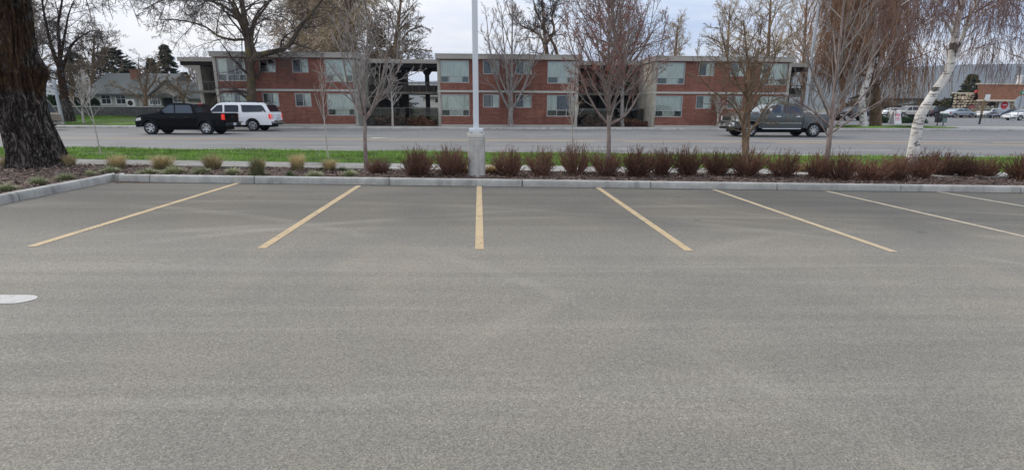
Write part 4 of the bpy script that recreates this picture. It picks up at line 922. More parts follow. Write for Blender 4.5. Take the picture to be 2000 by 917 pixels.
# white suv
PW = paint('white_paint_car', (.84, .85, .86), .3)
S = dict(hw=1.0, belt=1.22, roof=1.90, tum=.15, xf=2.62, xr=-2.95, wr=.39, arch=.48, zb=.42, paint=PW, bodywheels=[1.66, -1.64], wheels=[1.66, -1.64], spokes=6, spw=.15, bev=.05,
  upper=[(-2.88, .42), (-2.93, .6), (-2.93, 1.12), (-2.86, 1.24), (-2.58, 1.76), (-2.40, 1.86), (-1.6, 1.90), (-.3, 1.91), (.35, 1.87), (.62, 1.78), (1.02, 1.42), (1.22, 1.25), (1.6, 1.20), (2.25, 1.12), (2.50, 1.02), (2.60, .80), (2.60, .42)],
  windows=[[(1.05, 1.26), (.98, 1.34), (.62, 1.68), (.46, 1.72), (.24, 1.72), (.24, 1.26)], [(.12, 1.26), (.12, 1.72), (-.72, 1.72), (-.80, 1.66), (-.80, 1.26)], [(-1.02, 1.32), (-.98, 1.68), (-.92, 1.73), (-2.30, 1.72), (-2.42, 1.64), (-2.62, 1.28), (-1.08, 1.26)]],
  wind=((1.18, 1.28), (.68, 1.74)), back=((-2.85, 1.28), (-2.60, 1.74)), sglass=MT['tint'], bglass=MT['tint'],
  patches=[('taillight', MT['taillit'], [(-2.90, .82), (-2.76, .82), (-2.74, 1.14), (-2.88, 1.14)], .012), ('headlight', MT['headl'], [(2.3, .86), (2.55, .84), (2.5, 1.02), (2.3, 1.06)], .01), seam(.18, .5, 1.22), seam(-.92, .75, 1.22), seam(1.12, .6, 1.18), ('door_handle', MT['plastic'], rect(.24, .44, 1.08, 1.12), .03), ('door_handle', MT['plastic'], rect(-.82, -.62, 1.08, 1.12), .03), ('side_molding', MT['plastic'], rect(-1.05, 1.1, .62, .66), .012)],
  boxes=[('rear_bumper', MT['chrome'], (-3.08, -2.86, -.95, .95, .52, .72), False, .04), ('bumper_skirt', MT['plastic'], (-3.0, -2.84, -.92, .92, .42, .518), False, .03), ('roof_rail', MT['plastic'], (-2.3, .2, .68, .73, 1.945, 1.985), True, .01), ('rail_foot', MT['plastic'], (-.2, -.1, .68, .73, 1.88, 1.944), True, 0), ('rail_foot', MT['plastic'], (-2.1, -2.0, .68, .73, 1.86, 1.944), True, 0), ('crossbar', MT['plastic'], (-1.62, -1.55, -.675, .675, 1.95, 1.98), False, 0), ('crossbar', MT['plastic'], (-.6, -.53, -.675, .675, 1.95, 1.98), False, 0), ('spoiler', MT['plastic'], (-2.72, -2.40, -.72, .72, 1.87, 1.90), False, .01), ('licence_plate', MT['plate'], (-3.0, -2.92, -.17, .17, .80, .94), False, 0), ('running_board', MT['plastic'], (-1.05, 1.1, .88, 1.02, .36, .42), True, .02), ('mirror', PW, (.92, 1.06, 1.0, 1.2, 1.24, 1.42), True, .03), ('taillight_rear', MT['taillit'], (-2.945, -2.9, .84, .95, .82, 1.14), True, 0), ('front_bumper', PW, (2.52, 2.70, -.84, .84, .42, .70), False, .05)],
  tubes=[('arch_lip', MT['plastic'], [(wx+.47*math.cos(t), .985, .39+.47*math.sin(t)) for t in fr(.2, 2.94, 14)], .022) for wx in (1.66, -1.64)])
make_vehicle('suv', 'white full-size SUV with roof rack driving left behind the black pickup', 'suv', (spotx(494, 36.3)-1.64, 36.3+1.0, .104), math.pi, S)
# grey pickup
PG = paint('grey_green_paint', (.075, .088, .092), .22, .35, .5, .7)
S = dict(hw=1.015, belt=1.38, roof=1.98, tum=.13, xf=3.02, xr=-3.22, wr=.43, arch=.53, zb=.52, paint=PG, bodywheels=[1.98], wheels=[1.98, -1.98], spokes=8, spw=.10, tw=.28, nose=.8, ftap=.09,
  upper=[(-1.20, .52), (-1.21, 1.0), (-1.21, 1.36), (-1.17, 1.62), (-1.06, 1.88), (-.95, 1.945), (-.4, 1.98), (.25, 1.975), (.52, 1.92), (.95, 1.62), (1.30, 1.42), (1.7, 1.39), (2.5, 1.35), (2.86, 1.28), (2.97, 1.14), (3.0, .8), (2.99, .52)],
  bed=dict(x0=-3.16, x1=-1.24, h=1.36), windows=[[(1.04, 1.42), (.98, 1.50), (.56, 1.82), (.42, 1.85), (.24, 1.85), (.24, 1.42)], [(.05, 1.42), (.05, 1.85), (-.86, 1.85), (-.96, 1.78), (-1.03, 1.42)]],
  wind=((1.24, 1.46), (.60, 1.90)), back=((-1.19, 1.44), (-1.07, 1.82)), sglass=mat('blue_tint_glass', (.025, .035, .07), .06, spec=.6), wglass=mat('windshield_glass', (.16, .19, .19), .06, spec=1.0),
  patches=[('headlight', MT['headl'], [(2.62, .92), (2.93, .92), (2.92, 1.22), (2.66, 1.26)], .012), ('corner_lamp', MT['amber'], [(2.50, 1.06), (2.60, 1.06), (2.60, 1.24), (2.52, 1.26)], .014), seam(.14, .60, 1.40), seam(1.22, .70, 1.40), seam(-1.00, 1.05, 1.40), ('door_handle', MT['chrome'], rect(.22, .50, 1.19, 1.24), .035), ('door_handle', MT['chrome'], rect(-.98, -.70, 1.19, 1.24), .035), ('side_molding', MT['chrome'], rect(-1.12, 1.2, .80, .84), .018)],
  boxes=[('front_bumper', MT['chrome'], (2.93, 3.13, -.93, .93, .58, .86), False, .05), ('bumper_skirt', MT['plastic'], (2.86, 3.06, -.90, .90, .44, .575), False, .03), ('grille', MT['chrome'], (2.95, 3.06, -.62, .62, .88, 1.26), False, .02), ('grille_mesh', MT['plastic'], (3.062, 3.07, -.54, .54, .94, 1.20), False, 0), ('licence_plate', MT['plate'], (3.132, 3.142, -.16, .16, .64, .78), False, 0), ('headlight_front', MT['headl'], (2.92, 3.0, .64, .90, .94, 1.24), True, .02), ('fog_lamp', MT['headl'], (3.132, 3.145, .62, .78, .62, .74), True, 0), ('running_board', MT['chrome'], (-1.1, 1.3, .92, 1.08, .46, .52), True, .02), ('mirror', MT['chrome'], (.90, 1.06, 1.02, 1.26, 1.40, 1.66), True, .03), ('taillight', MT['taill'], (-3.19, -3.06, .90, 1.005, .98, 1.34), True, 0), ('rear_bumper', MT['chrome'], (-3.36, -3.18, -.95, .95, .55, .74), False, .03)],
  tubes=[('arch_lip', PG, [(1.98+.53*math.cos(t), 1.005, .43+.53*math.sin(t)) for t in fr(.2, 2.94, 14)], .03)])
gx = (spotx(1465, 30.7)+spotx(1592, 30.7))/2
make_vehicle('pickup_truck', 'dark grey crew-cab pickup truck with chrome grille driving left at right', 'pickup truck', (gx, 30.7+1.0, gz(0, 31)+.004), math.pi, S)
# white tool chest riding in the grey pickup's bed
tl = empty('tool_chest', (gx+1.75, 31.7, gz(0, 31)+.69), 0, 'white lidded tool chest in the bed of the grey pickup', 'tool chest')
MB().box(-.35, .40, -.8, .8, 0, .74).build('chest', MT['trim'], tl, bevel=.03); MB().prism([(-.37, .745), (.42, .745), (.36, .84), (-.30, .84)], 'y', -.82, .82).build('lid', MT['trim'], tl, bevel=.015); MB().box(-.40, -.37, -.12, .12, .60, .68).build('latch', MT['chrome'], tl)
# light generic cars for the far lots
def sedan(p, L=4.7, roof=1.45, kind='sedan', glass=None):
    h = L/2; hw = .89
    if kind == 'sedan':
        up = [(-h+.05, .38), (-h, .62), (-h+.06, .92), (-h+.75, 1.0), (-h+1.45, roof-.05), (-.25, roof), (.35, roof-.03), (1.25, .98), (h-.7, .86), (h-.15, .70), (h, .52), (h-.02, .38)]
        win = [[(1.02, .98), (.38, roof-.10), (-.02, roof-.08), (-.02, .98)], [(-.1, .98), (-.1, roof-.08), (-h+1.62, roof-.13), (-h+1.1, 1.0)]]; wind = ((1.16, 1.02), (.42, roof-.06)); back = ((-h+.85, 1.03), (-h+1.4, roof-.08)); belt = .96
    elif kind == 'suv':
        up = [(-h+.05, .45), (-h, .70), (-h+.03, 1.05), (-h+.25, 1.12), (-h+.55, roof-.08), (-h+.9, roof), (.1, roof), (.5, roof-.06), (1.15, 1.08), (1.3, 1.06), (h-.35, .98), (h-.05, .84), (h, .6), (h-.02, .45)]
        win = [[(1.02, 1.10), (.5, roof-.16), (.12, roof-.12), (.12, 1.10)], [(.02, 1.10), (.02, roof-.12), (-.85, roof-.12), (-.85, 1.10)], [(-.95, 1.10), (-.95, roof-.12), (-h+.78, roof-.14), (-h+.5, 1.12)]]; wind = ((1.12, 1.12), (.55, roof-.09)); back = ((-h+.27, 1.16), (-h+.53, roof-.12)); belt = 1.06
    wb = L*.29
    return dict(hw=hw, belt=belt, roof=roof, tum=.16, xf=h, xr=-h, wr=.32 if kind == 'sedan' else .36, arch=.39 if kind == 'sedan' else .44, zb=.38 if kind == 'sedan' else .45, paint=p, bodywheels=[wb, -wb], wheels=[wb, -wb], spokes=5, tw=.21, upper=up, windows=win, wind=wind, back=back, sglass=glass or MT['cglass'], bglass=MT['cglass'],
      patches=[('headlight', MT['headl'], rect(h-.45, h-.15, .62, .74), .01), ('taillight', MT['taill'], rect(-h+.03, -h+.28, .72, .90), .01), seam(-.05, .45, belt), ('door_handle', MT['chrome'], rect(.05, .22, belt-.12, belt-.08), .02)],
      boxes=[('mirror', p, (.95, 1.06, hw-.02, hw+.14, belt, belt+.13), True, .02), ('front_bumper', p, (h-.1, h+.04, -.68, .68, .34, .55), False, .03), ('rear_bumper', p, (-h-.04, -h+.1, -.74, .74, .36, .58), False, .03)])
def park(name, label, cat, px, Y, rz_, S, z=None):
    x = spotx(px, Y); make_vehicle(name, label, cat, (x, Y, (rz(x, Y)+.008) if z is None else z), rz_, S, 'cars parked in the far right lots')
PP = {k: paint('car_'+k, c, .3, mtl) for k, c, mtl in (('silver', (.42, .47, .50), .4), ('white', (.72, .72, .70), 0), ('navy', (.015, .02, .05), 0), ('sky', (.36, .48, .52), .2), ('charcoal', (.05, .055, .06), .3), ('tan', (.33, .28, .21), .3), ('pale', (.55, .52, .47), .2), ('black', (.012, .012, .014), 0))}
park('sedan', 'silver-blue parked sedan in front of the stone restaurant wall', 'car', 1866, 79, 0.05, sedan(PP['silver'], 4.8, 1.46))
park('sedan', 'white parked sedan nearest the right picture edge', 'car', 1997, 66, math.pi-.05, sedan(PP['white'], 4.9, 1.45))
park('coupe', 'dark navy parked car below the red disc sign', 'car', 1958, 75, math.pi+.1, sedan(PP['navy'], 4.7, 1.42, glass=MT['tint']))
park('sedan', 'white parked sedan behind the brown sign post', 'car', 1926, 79.5, math.pi+.15, sedan(PP['white'], 4.7, 1.46))
park('suv', 'dark charcoal parked SUV right of the leaning birch trunk', 'car', 1827, 84, 0.1, sedan(PP['charcoal'], 4.5, 1.75, 'suv'))
park('suv', 'pale boxy parked SUV behind the white and pink board', 'car', 1768, 80, math.pi, sedan(PP['pale'], 4.9, 1.75, 'suv', MT['tint']))
park('sedan', 'pale blue parked sedan partly behind the leaning birch', 'car', 1792, 87, math.pi, sedan(PP['sky'], 4.6, 1.45))
park('sedan', 'white parked sedan behind the small dark conifer hedge', 'car', 1738, 85, math.pi, sedan(PP['white'], 4.7, 1.45))
park('suv', 'dark parked SUV left of the far white birch', 'car', 1662, 62, math.pi, sedan(PP['black'], 4.6, 1.62, 'suv'))
# tan van waiting left of the lawn, behind the big trunk
S = sedan(PP['tan'], 5.2, 2.0, 'suv', MT['tint']); S['boxes'].append(('chrome_bumper', MT['chrome'], (-2.72, -2.58, -.86, .86, .40, .62), False, .03)); S['hw'] = .98
xv = spotx(112, 36.6); make_vehicle('van', 'tan van with dark windows partly hidden by the big left tree trunk', 'van', (xv-3.5, 37.4, .104), math.pi, S)

# ------------------------------------------------------------------ lamp post on the concrete pier
MT['pier'] = m_concrete('pier_concrete', (.54, .52, .475), .4); MT['pole'] = mat('pole_paint', (.62, .645, .67), .45, noise=[(.8, .06, (1, 1, 1))])
PY = 12.75; p0 = at(931, 343, PY); base = bedz(p0[0], PY)-.03
lamp = empty('lamp_post', (p0[0], PY, base), 0, 'square pale grey lamp post on a round concrete pier', 'lamp post')
zt = at(931, 258, PY)[2]-base; r = (at(948, 300, PY)[0]-at(914, 300, PY)[0])/2
pr = MB().lathe([(0, -.3), (r, -.3), (r, zt-.16), (r+.004, zt-.15), (r-.012, zt-.14), (r-.012, zt-.125), (r+.005, zt-.115), (r+.005, zt-.05), (r-.006, zt-.018), (r-.035, zt-.002), (0, zt)], 'z', 40).build('pier', MT['pier'], lamp, smooth=40)
bz_ = at(931, 250.5, PY)[2]-base; bw = (at(945, 300, PY)[0]-at(918, 300, PY)[0])/2
MB().box(-bw, bw, -bw, bw, zt+.002, bz_).build('base_cover', MT['pole'], lamp, bevel=.01)
sw = (at(934.5, 100, PY)[0]-at(923.5, 100, PY)[0])/2
MB().box(-sw, sw, -sw, sw, bz_+.002, 7.6).build('shaft', MT['pole'], lamp, bevel=.008); MB().box(-sw-.006, -sw-.001, -.03, .03, bz_+.25, bz_+.42).build('hand_hole_cover', MT['pole'], lamp)
hd = MB().box(-.35, .35, -.9, -.25, 7.5, 7.62).build('lamp_head', MT['pole'], lamp, bevel=.02); MB().box(-.28, .28, -.84, -.32, 7.48, 7.499).build('lens', MT['headl'], hd); MB().box(-.05, .05, -.25, -sw, 7.52, 7.6).build('arm', MT['pole'], lamp)
# street light poles across the road
MT['galv'] = mat('galvanised_steel', (.40, .42, .44), .5, .3, noise=[(1.5, .12, (1, 1, 1))])
def street_light(label, bot, top, Y, H, armdir):
    b = at(*bot, Y); t = at(*top, Y); lean = (t[0]-b[0])/(t[2]-b[2])
    o = empty('street_light', (b[0], Y, .245), 0, label, 'street light'); d0 = b[2]-.245
    P_ = [((z-d0)*lean, 0, z) for z in fr(0, H, 8)]; MB().tube(P_, [lerp(.15, .075, i/8) for i in range(9)], 14).build('pole', MT['galv'], o, smooth=50)
    MB().lathe([(0, 0), (.26, 0), (.26, .04), (.19, .06), (.18, .22), (0, .22)], 'z', 16, (P_[0][0], 0, 0)).build('base_plate', MT['galv'], o)
    e = P_[-1]; MB().tube([e, (e[0]+.3, -.8*armdir, e[2]+.5), (e[0]+.3, -2.2*armdir, e[2]+.6)], .05, 8).build('arm', MT['galv'], o, smooth=50); MB().box(e[0]+.12, e[0]+.48, -2.9*armdir-.1, -2.2*armdir+.1, e[2]+.52, e[2]+.66).build('lamp_head', MT['galv'], o, bevel=.03)
street_light('tall grey street light pole behind the grey pickup', (1574, 200), (1600, 0), 41.2, 10.5, 1)
def short_post():
    b = at(120, 229, 43.6); t = at(105, 158, 43.6); o = empty('marker_post', (b[0], 43.6, .26), 0, 'pale grey steel post standing by the front lawn at left', 'post')
    H = t[2]-.26; MB().tube([(0, 0, 0), (t[0]-b[0], 0, H)], [.13, .10], 12).build('shaft', MT['galv'], o, smooth=50); MB().lathe([(0, H), (.11, H), (.08, H+.06), (0, H+.08)], 'z', 12, (t[0]-b[0], 0, 0)).build('cap', MT['galv'], o); MB().lathe([(0, 0), (.22, 0), (.22, .04), (0, .05)], 'z', 14).build('base_plate', MT['galv'], o)
short_post()
# small street furniture at right
def fpx(px, py, Y): return at(px, py, Y)
def sandwich_board():
    Y = 52; b = fpx(1747, 240, Y); o = empty('sandwich_board', (b[0], Y, rz(b[0], Y)), .2, 'white sandwich board with pink lettering on the far right verge', 'sign')
    for s in (-1, 1):
        bd = MB().add([(-.45, s*.38, .02), (.45, s*.38, .02), (.45, s*.04, 1.25), (-.45, s*.04, 1.25), (-.45, s*.38-.03, .02), (.45, s*.38-.03, .02), (.45, s*.04-.03, 1.25), (-.45, s*.04-.03, 1.25)], [(0, 1, 2, 3), (7, 6, 5, 4), (0, 4, 5, 1), (1, 5, 6, 2), (2, 6, 7, 3), (3, 7, 4, 0)]).build('board', MT['signw'], o)
        f = lambda z: s*.38+(s*.04-s*.38)*(z-.02)/1.23
        for z0, z1, w in ((.80, 1.02, .34), (.52, .66, .26), (.35, .42, .3)):
            y = -.036 if s < 0 else .006
            MB().add([(-w, f(z0)+y, z0), (w, f(z0)+y, z0), (w, f(z1)+y, z1), (-w, f(z1)+y, z1)], [(0, 1, 2, 3)]).build('lettering', MT['pinkp'], bd)
MT['pinkp'] = mat('pink_print', (.70, .22, .26), .6); sandwich_board()
def news_box():
    Y = 47.6; b = fpx(1836, 246, Y); o = empty('newspaper_box', (b[0], Y, rz(b[0], Y)), -.2, 'black and grey-green newspaper boxes by the far driveway', 'newspaper box')
    m2 = mat('sage_box', (.16, .22, .20), .5)
    for dx, m_ in ((-.28, MT['plastic']), (.22, m2)):
        MB().box(dx-.2, dx+.2, -.18, .18, .32, 1.15).build('cabinet', m_, o, bevel=.03); MB().box(dx-.15, dx+.15, -.2, -.185, .72, 1.05).build('window', MT['cglass'], o); MB().box(dx-.03, dx+.03, -.03, .03, .0, .319).box(dx-.15, dx+.15, -.12, .12, -.02, .03).build('pedestal', MT['plastic'], o)
news_box()
def sign_post():
    Y = 52; b = fpx(1911, 249, Y); o = empty('sign_post', (b[0], Y, rz(b[0], Y)), 0, 'thin brown post with small pale sign before the stone restaurant', 'sign')
    mbr = mat('brown_post', (.19, .13, .07), .8); MB().box(-.06, .06, -.06, .06, 0, 1.05).build('post', MT['plastic'], o); MB().box(-.07, .07, -.07, .07, 1.052, 2.4).build('upper_post', mbr, o); MB().box(-.1, .45, -.10, -.075, 2.42, 3.0).build('sign_plate', MT['signw'], o); MB().box(-.03, .03, -.03, .03, 2.402, 3.1).build('bracket', MT['plastic'], o)
sign_post()
def stop_sign():
    Y = 46.5; b = fpx(1981, 250, Y); c = fpx(1994, 200, Y); o = empty('stop_sign', (b[0], Y, rz(b[0], Y)-.02), 0, 'back of a grey octagonal stop sign with green street name blade at right edge', 'stop sign')
    z = c[2]-o.location.z; dx = c[0]-b[0]; MB().tube([(0, 0, 0), (dx*1.3, 0, z+1.5)], .035, 8).build('post', MT['galv'], o)
    MB().prism([(dx+.62*math.cos(R(22.5+45*i)), z+.62*math.sin(R(22.5+45*i))) for i in range(8)], 'y', .045, .06).build('octagon_plate', MT['galv'], o)
    gm = mat('green_sign', (.015, .20, .12), .4); g = MB().box(dx-.35, dx+.9, -.05, -.035, z+.74, z+1.0).build('street_name_blade', gm, o, bevel=.006); MB().box(dx-.15, dx+.5, -.054, -.051, z+.82, z+.91).build('lettering', MT['signw'], g)
stop_sign()
def bike_rack():
    Y = 58; b = fpx(1905, 240, Y); o = empty('bike_rack', (b[0]+1.5, Y, rz(b[0], Y)), 0, 'low grey tubular railing in the far right lot', 'railing')
    for i, x in enumerate((-1.4, .4, 1.6)): MB().tube([(x, 0, 0), (x, 0, .75), (x+.15, 0, .85), (x+.85, 0, .85), (x+1.0, 0, .75), (x+1.0, 0, 0)], .035, 8).build('hoop', MT['galv'], o, smooth=50)
bike_rack()

# ------------------------------------------------------------------ vegetation
def unit(a): return a/np.maximum(np.linalg.norm(a, axis=-1, keepdims=True), 1e-9)
def tubes(P, Rr, sides, rg):
    """P (N,K,3) centre lines, Rr (N,K) radii -> vertices and quads"""
    N_, K = P.shape[:2]
    T = np.empty_like(P); T[:, 1:-1] = P[:, 2:]-P[:, :-2]; T[:, 0] = P[:, 1]-P[:, 0]; T[:, -1] = P[:, -1]-P[:, -2]; T = unit(T)
    ref = unit(rg.normal(size=(N_, 1, 3))+np.array([.1, .05, 0])); ref = np.where(np.abs((ref*T[:, :1]).sum(-1, keepdims=True)) > .92, np.array([[[.6, -.8, .05]]]), ref)
    U = unit(np.cross(T, ref)); Vv = np.cross(T, U); a = np.arange(sides)*2*np.pi/sides
    V = P[:, :, None, :]+Rr[:, :, None, None]*(U[:, :, None, :]*np.cos(a)[None, None, :, None]+Vv[:, :, None, :]*np.sin(a)[None, None, :, None])
    i = (np.arange(N_)*K*sides)[:, None, None]+(np.arange(K-1)*sides)[None, :, None]; s = np.arange(sides)[None, None, :]; s2 = (s+1) % sides
    F = np.stack([i+s, i+s2, i+sides+s2, i+sides+s], -1).reshape(-1, 4)
    return V.reshape(-1, 3), F
def merge(parts):
    Vs, Fs, b = [], [], 0
    for V, F in parts: Vs.append(V); Fs.append(F+b); b += len(V)
    return np.concatenate(Vs), np.concatenate(Fs)
def resample(pts, K):
    p = np.array(pts, float)
    if len(p) > 2:   # Catmull-Rom
        q = np.concatenate([[2*p[0]-p[1]], p, [2*p[-1]-p[-2]]]); out = []
        for i in range(1, len(q)-2):
            for t in np.linspace(0, 1, 12, endpoint=False):
                a, b, c, d = q[i-1], q[i], q[i+1], q[i+2]; out.append(.5*((2*b)+(-a+c)*t+(2*a-5*b+4*c-d)*t*t+(-a+3*b-3*c+d)*t**3))
        out.append(p[-1]); p = np.array(out)
    s = np.concatenate([[0], np.cumsum(np.linalg.norm(np.diff(p, axis=0), axis=1))]); u = np.linspace(0, s[-1], K)
    return np.stack([np.interp(u, s, p[:, k]) for k in range(3)], 1), s[-1]
def grow(P, Rr, Ln, lv, rg):
    """children of the branches P (N,K,3): vectorised"""
    N_, K = P.shape[:2]; n = lv['n']; idx = np.repeat(np.arange(N_), n); M_ = len(idx)
    t0, t1 = lv.get('t', (.2, .98)); k = np.tile(np.arange(n), N_); t = t0+(t1-t0)*np.clip((k+rg.uniform(0, 1, M_))/n, 0, 1)
    q = t*(K-1); i = np.minimum(q.astype(int), K-2); fr_ = (q-i)[:, None]
    base = P[idx, i]*(1-fr_)+P[idx, i+1]*fr_; tan = unit(P[idx, i+1]-P[idx, i]); r0 = Rr[idx, i]*(1-fr_[:, 0])+Rr[idx, i+1]*fr_[:, 0]
    az = k*2.39996+rg.uniform(0, 6.28, N_)[idx]+rg.normal(0, .5, M_)
    ref = np.tile(np.array([.31, .22, .92]), (M_, 1)); ref[np.abs(tan[:, 2]) > .85] = np.array([1, .1, .0]); U = unit(np.cross(tan, ref)); Vv = np.cross(tan, U)
    perp = U*np.cos(az)[:, None]+Vv*np.sin(az)[:, None]
    if 'flat' in lv: perp = unit(perp*np.array([1, 1, lv['flat']]))
    ang = np.radians(rg.uniform(*lv['ang'], M_)); d = unit(tan*np.cos(ang)[:, None]+perp*np.sin(ang)[:, None])
    if 'abs' in lv: L = lv['abs']*(1-lv.get('fall', .5)*((t-t0)/(t1-t0)))*rg.uniform(.7, 1.15, M_)
    else: L = Ln[idx]*lv['len']*(1-lv.get('fall', .4)*t)*rg.uniform(.55, 1.25, M_)
    Kc = lv.get('K', 5); out = np.empty((M_, Kc, 3)); out[:, 0] = base; p = base.copy(); st = L/(Kc-1); wig = lv.get('wig', .12); trop = lv.get('trop', .1)
    for j in range(1, Kc):
        d = unit(d+rg.normal(0, wig, (M_, 3))+np.array([0, 0, trop])); p = p+d*st[:, None]; out[:, j] = p
    rb = np.minimum(r0*lv.get('rr', .6), lv.get('rmax', 9)); rt = lv.get('rtip', .003); rb = np.maximum(rb, rt*1.3)
    rad = rb[:, None]+(rt-rb)[:, None]*(np.linspace(0, 1, Kc)**lv.get('tp', .8))[None]
    return out, rad, L
def leafdots(P, n, size, rg, spread=.04, tmin=.35):
    """small buds or leaflets scattered along the outer twigs"""
    N_, K = P.shape[:2]; idx = rg.integers(0, N_, n); t = rg.uniform(tmin, 1, n)*(K-1); i = np.minimum(t.astype(int), K-2); f = (t-i)[:, None]
    c = P[idx, i]*(1-f)+P[idx, i+1]*f+rg.normal(0, spread, (n, 3)); a = unit(rg.normal(size=(n, 3)))*size*rg.uniform(.6, 1.3, (n, 1)); b = unit(np.cross(a, rg.normal(size=(n, 3))))*size*.5
    V = np.stack([c-a, c+b, c+a, c-b], 1).reshape(-1, 3); F = np.arange(4*n).reshape(-1, 4); return V, F
def tree(name, label, trunk, r, levels, bark, twig, seed, group=None, limbs=(), limb_levels=None, K0=16, sides0=12, buds=None, twig_from=2, rpow=.9, rough_trunk=0.0, buttress=0.0, bark_limb=None):
    rg = np.random.default_rng(seed); b = np.array(trunk[0], float); o = empty(name, tuple(b), 0, label, 'tree', group)
    tr, L0 = resample(np.array(trunk)-b, K0); rad = r[0]+(r[1]-r[0])*np.linspace(0, 1, K0)**rpow
    if buttress: rad = rad+buttress*np.exp(-np.linspace(0, 1, K0)*L0/.35)*r[0]
    parts = []; Vt, Ft = tubes(tr[None], rad[None], sides0, rg); parts.append((Vt, Ft)); lim = []
    for pts, ra, rb in limbs:
        q, l = resample(np.array(pts)-b, K0); rr = ra+(rb-ra)*np.linspace(0, 1, K0)**.8; lim.append((q, rr, l)); parts.append(tubes(q[None], rr[None], 8, rg))
    V, F = merge(parts); link('trunk', np_mesh('trunk', V, F, True), bark, o)
    brs = []; tws = []
    def run(P, Rr, Ln, lvs):
        last = None
        for k, lv in enumerate(lvs):
            P, Rr, Ln = grow(P, Rr, Ln, lv, rg); (brs if k < twig_from else tws).append(tubes(P, Rr, lv.get('s', 4 if k < 1 else 3), rg)); last = P
        return last
    last = [run(tr[None], rad[None], np.array([L0]), levels)] if levels else []
    if lim: last.append(run(np.stack([l[0] for l in lim]), np.stack([l[1] for l in lim]), np.array([l[2] for l in lim]), limb_levels or levels))
    crown = None
    if brs: V, F = merge(brs); crown = link('crown', np_mesh('crown', V, F, True), bark_limb or bark, o)
    if tws: V, F = merge(tws); t_ = link('twigs', np_mesh('twigs', V, F), twig, crown or o)
    if buds:
        V, F = merge([leafdots(l, int(buds[1]*len(l)/sum(len(x) for x in last)), buds[2], rg, buds[3] if len(buds) > 3 else .03) for l in last]); link('buds', np_mesh('buds', V, F), buds[0], crown or o)
    return o
def vase(n1=20, a=2.6, ang=(28, 48), d=(8, 7, 3), t=(0.0, .92), tip=.0035, fall=.62, trop=.10, wig=.09):
    return [dict(n=n1, abs=a, t=t, ang=ang, fall=fall, trop=trop, wig=wig, K=7, rr=.55, rtip=tip*2.2, s=6),
            dict(n=d[0], len=.42, t=(.2, .97), ang=(22, 45), trop=trop*.9, wig=.12, K=5, rr=.6, rtip=tip*1.4, s=4),
            dict(n=d[1], len=.45, t=(.2, 1), ang=(22, 48), trop=.06, wig=.15, K=4, rr=.65, rtip=tip),
            dict(n=d[2], len=.5, t=(.3, 1), ang=(22, 50), trop=.05, wig=.15, K=3, rr=.7, rtip=tip*.8)]
def A(pts, Y): return [at(px, py, Y+(pp[0] if pp else 0)) for px, py, *pp in pts]

# --- street trees in the bed
TY = 13.25
def bedfix(pts): p = list(pts[0]); p[2] = bedz(p[0], p[1])-.05; return [tuple(p)]+list(pts[1:])
tree('street_tree', 'bare grey young street tree left of the lamp post', bedfix(A([(716, 338), (713, 280), (713, 235), (711, 170), (716, 100), (722, 20)], TY)), (.068, .012), vase(13, 1.8, (26, 50), (6, 4, 1), (.30, .95), .0042, .5, .10, .10), MT['bark_pink'], MT['tw_grey'], 11, 'street trees in the bark bed', rpow=.6,
     limbs=[(A([(712, 232), (690, 195), (672, 130), (662, 60)], TY), .036, .007), (A([(714, 228), (745, 190), (775, 140), (792, 90)], TY), .036, .007), (A([(712, 236), (735, 200), (752, 120), (762, 40)], TY), .036, .007), (A([(711, 225, 0), (700, 170, -.6), (690, 90, -.8)], TY), .032, .007)], limb_levels=vase(8, 1.0, (25, 48), (5, 4, 1), (.15, .97), .0042, .4), twig_from=1, bark_limb=MT['tw_grey'])
tree('street_tree', 'bare reddish-budded vase-shaped street tree right of the lamp post', bedfix(A([(1188, 336), (1189, 285), (1189, 235), (1190, 170), (1189, 90), (1190, -20), (1191, -110)], TY)), (.076, .014), vase(34, 2.7, (24, 46), (8, 7, 3), (.22, .95), .0033, .62, .11, .08), MT['bark_pink'], MT['tw_red'], 12, 'street trees in the bark bed', rpow=.6,
     limbs=[(A([(1188, 243), (1165, 215), (1140, 165), (1118, 95), (1105, 40)], TY), .035, .007), (A([(1191, 243), (1225, 222), (1255, 170), (1280, 120), (1298, 60)], TY), .035, .007), (A([(1189, 225, 0), (1175, 150, -.7), (1165, 60, -1.0)], TY), .035, .007), (A([(1190, 225, 0), (1215, 150, -.6), (1232, 50, -.9)], TY), .035, .007)], limb_levels=vase(10, .9, (22, 45), (6, 5, 2), (.15, .97), .003, .4), twig_from=1, bark_limb=MT['tw_grey'], buds=(MT['redbud'], 9000, .019, .03))
tree('street_tree', 'crooked brown budding street tree in front of the grey pickup', bedfix(A([(1456, 337), (1455, 290), (1453, 245), (1459, 200), (1462, 150), (1458, 100), (1452, 40)], TY)), (.085, .012), vase(16, 1.5, (35, 70), (7, 7, 3), (.3, .97), .003, .4, .06, .2), MT['bark_brown'], MT['tw_brown'], 13, 'street trees in the bark bed',
     limbs=[(A([(1452, 300), (1450, 245), (1430, 205), (1395, 180), (1368, 150), (1352, 110)], TY), .036, .007), (A([(1456, 268), (1478, 240), (1492, 218), (1512, 195), (1540, 188)], TY), .04, .007), (A([(1459, 205), (1488, 165), (1512, 120), (1520, 70)], TY), .035, .006), (A([(1458, 190), (1430, 140), (1415, 90), (1410, 40)], TY), .035, .006), (A([(1460, 300), (1462, 260), (1466, 200), (1478, 120), (1490, 40)], TY), .036, .007), (A([(1459, 200, 0), (1455, 150, -.7), (1440, 90, -1)], TY), .03, .006)], limb_levels=vase(9, .9, (35, 75), (5, 5, 2), (.15, .98), .0034, .35, .04, .2), twig_from=1, buds=(MT['oliveb'], 7500, .012, .03), bark_limb=MT['tw_brown'])
